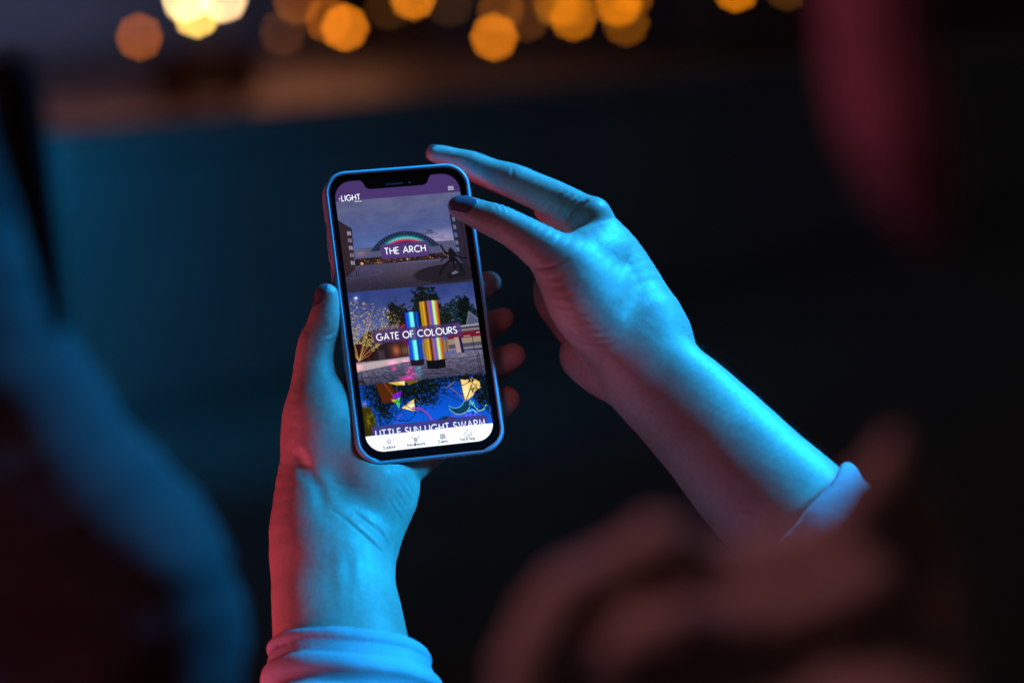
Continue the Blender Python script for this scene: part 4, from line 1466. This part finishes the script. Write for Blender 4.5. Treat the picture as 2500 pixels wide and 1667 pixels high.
# added unseen fills: warm over the street below, bluish on a facade corner
for (x_, y_, d_, e_, c_, sz_) in ((620, 290, 84, 2300, (1.0, 0.27, 0.10), 12), (760, 150, 84, 1000, (1.0, 0.34, 0.16), 12), (1350, 170, 92, 380, (1.0, 0.34, 0.20), 12), (230, 230, 80, 380, (1.0, 0.46, 0.48), 12)):
    g_ = on_z(x_, y_, ZG)
    o_ = add_light('street_fill', 'AREA', (0, 0, 0), (0, 0, -1), e_, c_, shape='DISK', size=sz_)
    o_.location = (g_[0], g_[1], ZG + 9)
    aim(o_, (g_[0], g_[1], ZG))
g_ = at_y(40, 60, 140)
o_ = add_light('blue_light', 'AREA', (0, 0, 0), (0, 0, -1), 3000, (0.35, 0.5, 1.0), shape='DISK', size=4)
o_.location = (g_[0] - 4, g_[1] - 8, g_[2] + 6)
aim(o_, (g_[0], 151, g_[2]))

# street lamps
disc = 24.0     # relation between radiance of a globe and the brightness of its blurred disc


def sphere(c, r, nu=16, nv=10):
    V = [(c[0], c[1], c[2] + r)]; F = []
    for j in range(1, nv):
        for i in range(nu):
            th = math.pi * j / nv; ph = 2 * math.pi * i / nu
            V.append((c[0] + r * math.sin(th) * math.cos(ph), c[1] + r * math.sin(th) * math.sin(ph), c[2] + r * math.cos(th)))
    V.append((c[0], c[1], c[2] - r))
    n = len(V) - 1
    for i in range(nu):
        F.append((0, 1 + i, 1 + (i + 1) % nu))
        F.append((n, n - nu + (i + 1) % nu, n - nu + i))
    for j in range(nv - 2):
        for i in range(nu):
            a = 1 + j * nu + i; b = 1 + j * nu + (i + 1) % nu
            F.append((a, a + nu, b + nu, b))
    return V, F


def tube(V, F, a, b, ra, rb, n=10):
    a = np.array(a, float); b = np.array(b, float)
    t = unit(b - a)
    u = unit(np.cross(t, [1, 0, 0]) if abs(t[0]) < .9 else np.cross(t, [0, 1, 0])); w = np.cross(t, u)
    base = len(V)
    for p, r in ((a, ra), (b, rb)):
        for i in range(n):
            an = 2 * math.pi * i / n
            V.append(tuple(p + r * (math.cos(an) * u + math.sin(an) * w)))
    for i in range(n):
        F.append((base + i, base + (i + 1) % n, base + n + (i + 1) % n, base + n + i))
    F.append(tuple(base + n + i for i in range(n)))
    F.append(tuple(base + i for i in reversed(range(n))))


LAMPS = [  # px, py, depth m, peak disc colour, words
    (340, 91, 70, (158, 78, 44), 'dim orange globe lamp farthest left'),
    (453, -2, 78, (255, 214, 150), 'bright cream globe lamp, left of the brightest pair'),
    (546, -2, 80, (255, 206, 150), 'bright cream globe lamp, right of the brightest pair'),
    (480, 36, 76, (250, 200, 96), 'yellow globe lamp hanging just below the bright pair'),
    (690, 81, 84, (66, 36, 30), 'faint brown globe lamp between the yellow and the orange ones'),
    (725, 4, 82, (120, 62, 42), 'dim reddish globe lamp at the top left of centre'),
    (801, 49, 78, (150, 76, 40), 'dim orange globe lamp touching the bright orange one'),
    (842, 68, 74, (214, 116, 46), 'bright orange globe lamp left of centre'),
    (948, 17, 90, (56, 32, 24), 'faint globe lamp right of the bright orange one'),
    (1008, -8, 80, (214, 118, 44), 'bright orange globe lamp cut by the top edge near the centre'),
    (1098, 9, 92, (50, 30, 24), 'faint globe lamp near the top centre'),
    (1206, 91, 72, (206, 112, 34), 'lone orange globe lamp lowest in the centre row'),
    (1222, 24, 88, (110, 58, 24), 'dim orange globe lamp above the lone low one'),
    (1285, 45, 90, (84, 44, 24), 'faint brown globe lamp right of the lone low one'),
    (1361, 12, 82, (150, 82, 14), 'amber globe lamp at the left of the bright cluster'),
    (1400, 43, 76, (170, 92, 8), 'amber globe lamp in the middle of the bright cluster'),
    (1385, 10, 84, (110, 60, 8), 'dim amber globe lamp overlapping the cluster'),
    (1509, 9, 78, (196, 106, 12), 'bright amber globe lamp at the right of the cluster'),
    (1545, -22, 86, (130, 70, 8), 'amber globe lamp half cut by the top edge right of the cluster'),
    (1528, 56, 80, (118, 64, 8), 'dim amber globe lamp lowest at the right of the cluster'),
    (1797, -27, 80, (196, 108, 10), 'amber globe lamp alone at the top right'),
    (1923, -31, 88, (76, 44, 20), 'faint globe lamp farthest right at the top edge'),
]
GR = 0.0040      # angular size of a globe, about 20 px of the photograph
for k, (px, py, Y, cc, words) in enumerate(LAMPS):
    p = at_y(px, py, Y)
    cc = (cc[0], cc[1], cc[2] * (1.0 if cc[0] > 240 else 0.4))
    dist = np.linalg.norm(p - CL)
    r = GR * dist / 2
    t = empty('street_lamp', (p[0], p[1], ZG), words, 'street lamp', 'lit globe lamps along the lower street')
    V, F = [], []
    tube(V, F, (p[0], p[1], ZG), (p[0], p[1], ZG + .5), .09, .07)
    tube(V, F, (p[0], p[1], ZG + .5), (p[0], p[1], p[2] - r * .95), .045, .035)
    mesh_obj('pole', V, F, M['pole'], t)
    V, F = sphere(p, r)
    lc_ = np.array(srgb(*cc))
    mat = emit_mat('globe_glow', tuple(lc_ / lc_.max()), 1.0)
    mat.node_tree.nodes['Principled BSDF'].inputs['Emission Strength'].default_value = float(lc_.max() * (1.1 if cc[0] > 240 else 0.78 if cc[0] > 165 else 0.62) * (118 / 19.5) ** 2)
    mesh_obj('globe', V, F, mat, t)

# parked car below the brightest lamps
cp = on_z(505, 262, ZG)
car = empty('parked_van', (cp[0], cp[1], ZG), 'dark parked van seen as a black blur under the brightest lamps', 'van')
cx, cy = cp[0], cp[1]
V, F = [], []
prof_ = [(-2.1, .35), (-2.15, .85), (-1.95, 1.1), (-1.45, 1.48), (-1.2, 1.52), (1.75, 1.55), (1.98, 1.35), (2.1, .95), (2.12, .4)]
for sy in (-.85, .85):
    for x, z in prof_:
        x = x * 1.12
        V.append((cx + x, cy + sy * (0.85 if z > 1.1 else 1), ZG + z * 1.65))
n = len(prof_)
F = [tuple(range(n)), tuple(reversed(range(n, 2 * n)))] + [(i, i + n, (i + 1) % n + n, (i + 1) % n) for i in range(n)]
mesh_obj('van_body', V, F, M['car'], car, smooth=False)
for sx in (-1.35, 1.35):
    for sy in (-.8, .8):
        V, F = [], []
        tube(V, F, (cx + sx, cy + sy - .1, ZG + .36), (cx + sx, cy + sy + .1, ZG + .36), .36, .36, 18)
        mesh_obj('wheel', V, F, M['tyre'], car)
for s in (-1, 1):
    V, F = [], []
    box(V, F, (cx, cy + s * .80, ZG + 2.05), (1.7, .03, .5))
    mesh_obj('side_window', V, F, M['tyre'], car, smooth=False)

# facades across the street
for (x0, x1, Y, h, nm) in ((-60, -16, 150, 26, 'long dark facade at the far left behind the lamps'), (-15, 14, 158, 22, 'dark facade behind the middle row of lamps'), (15, 60, 152, 24, 'black facade at the far right behind the lamps')):
    bd = empty('building', ((x0 + x1) / 2, Y, ZG), nm, 'building')
    V, F = [], []
    box(V, F, ((x0 + x1) / 2, Y + 5, ZG + h / 2), (x1 - x0, 10, h))
    mesh_obj('wall', V, F, M['facade'], bd, smooth=False)
    V, F = [], []
    box(V, F, ((x0 + x1) / 2, Y + 5, ZG + h + .3), (x1 - x0 + .6, 10.6, .6))
    mesh_obj('roof', V, F, M['facade'], bd, smooth=False)
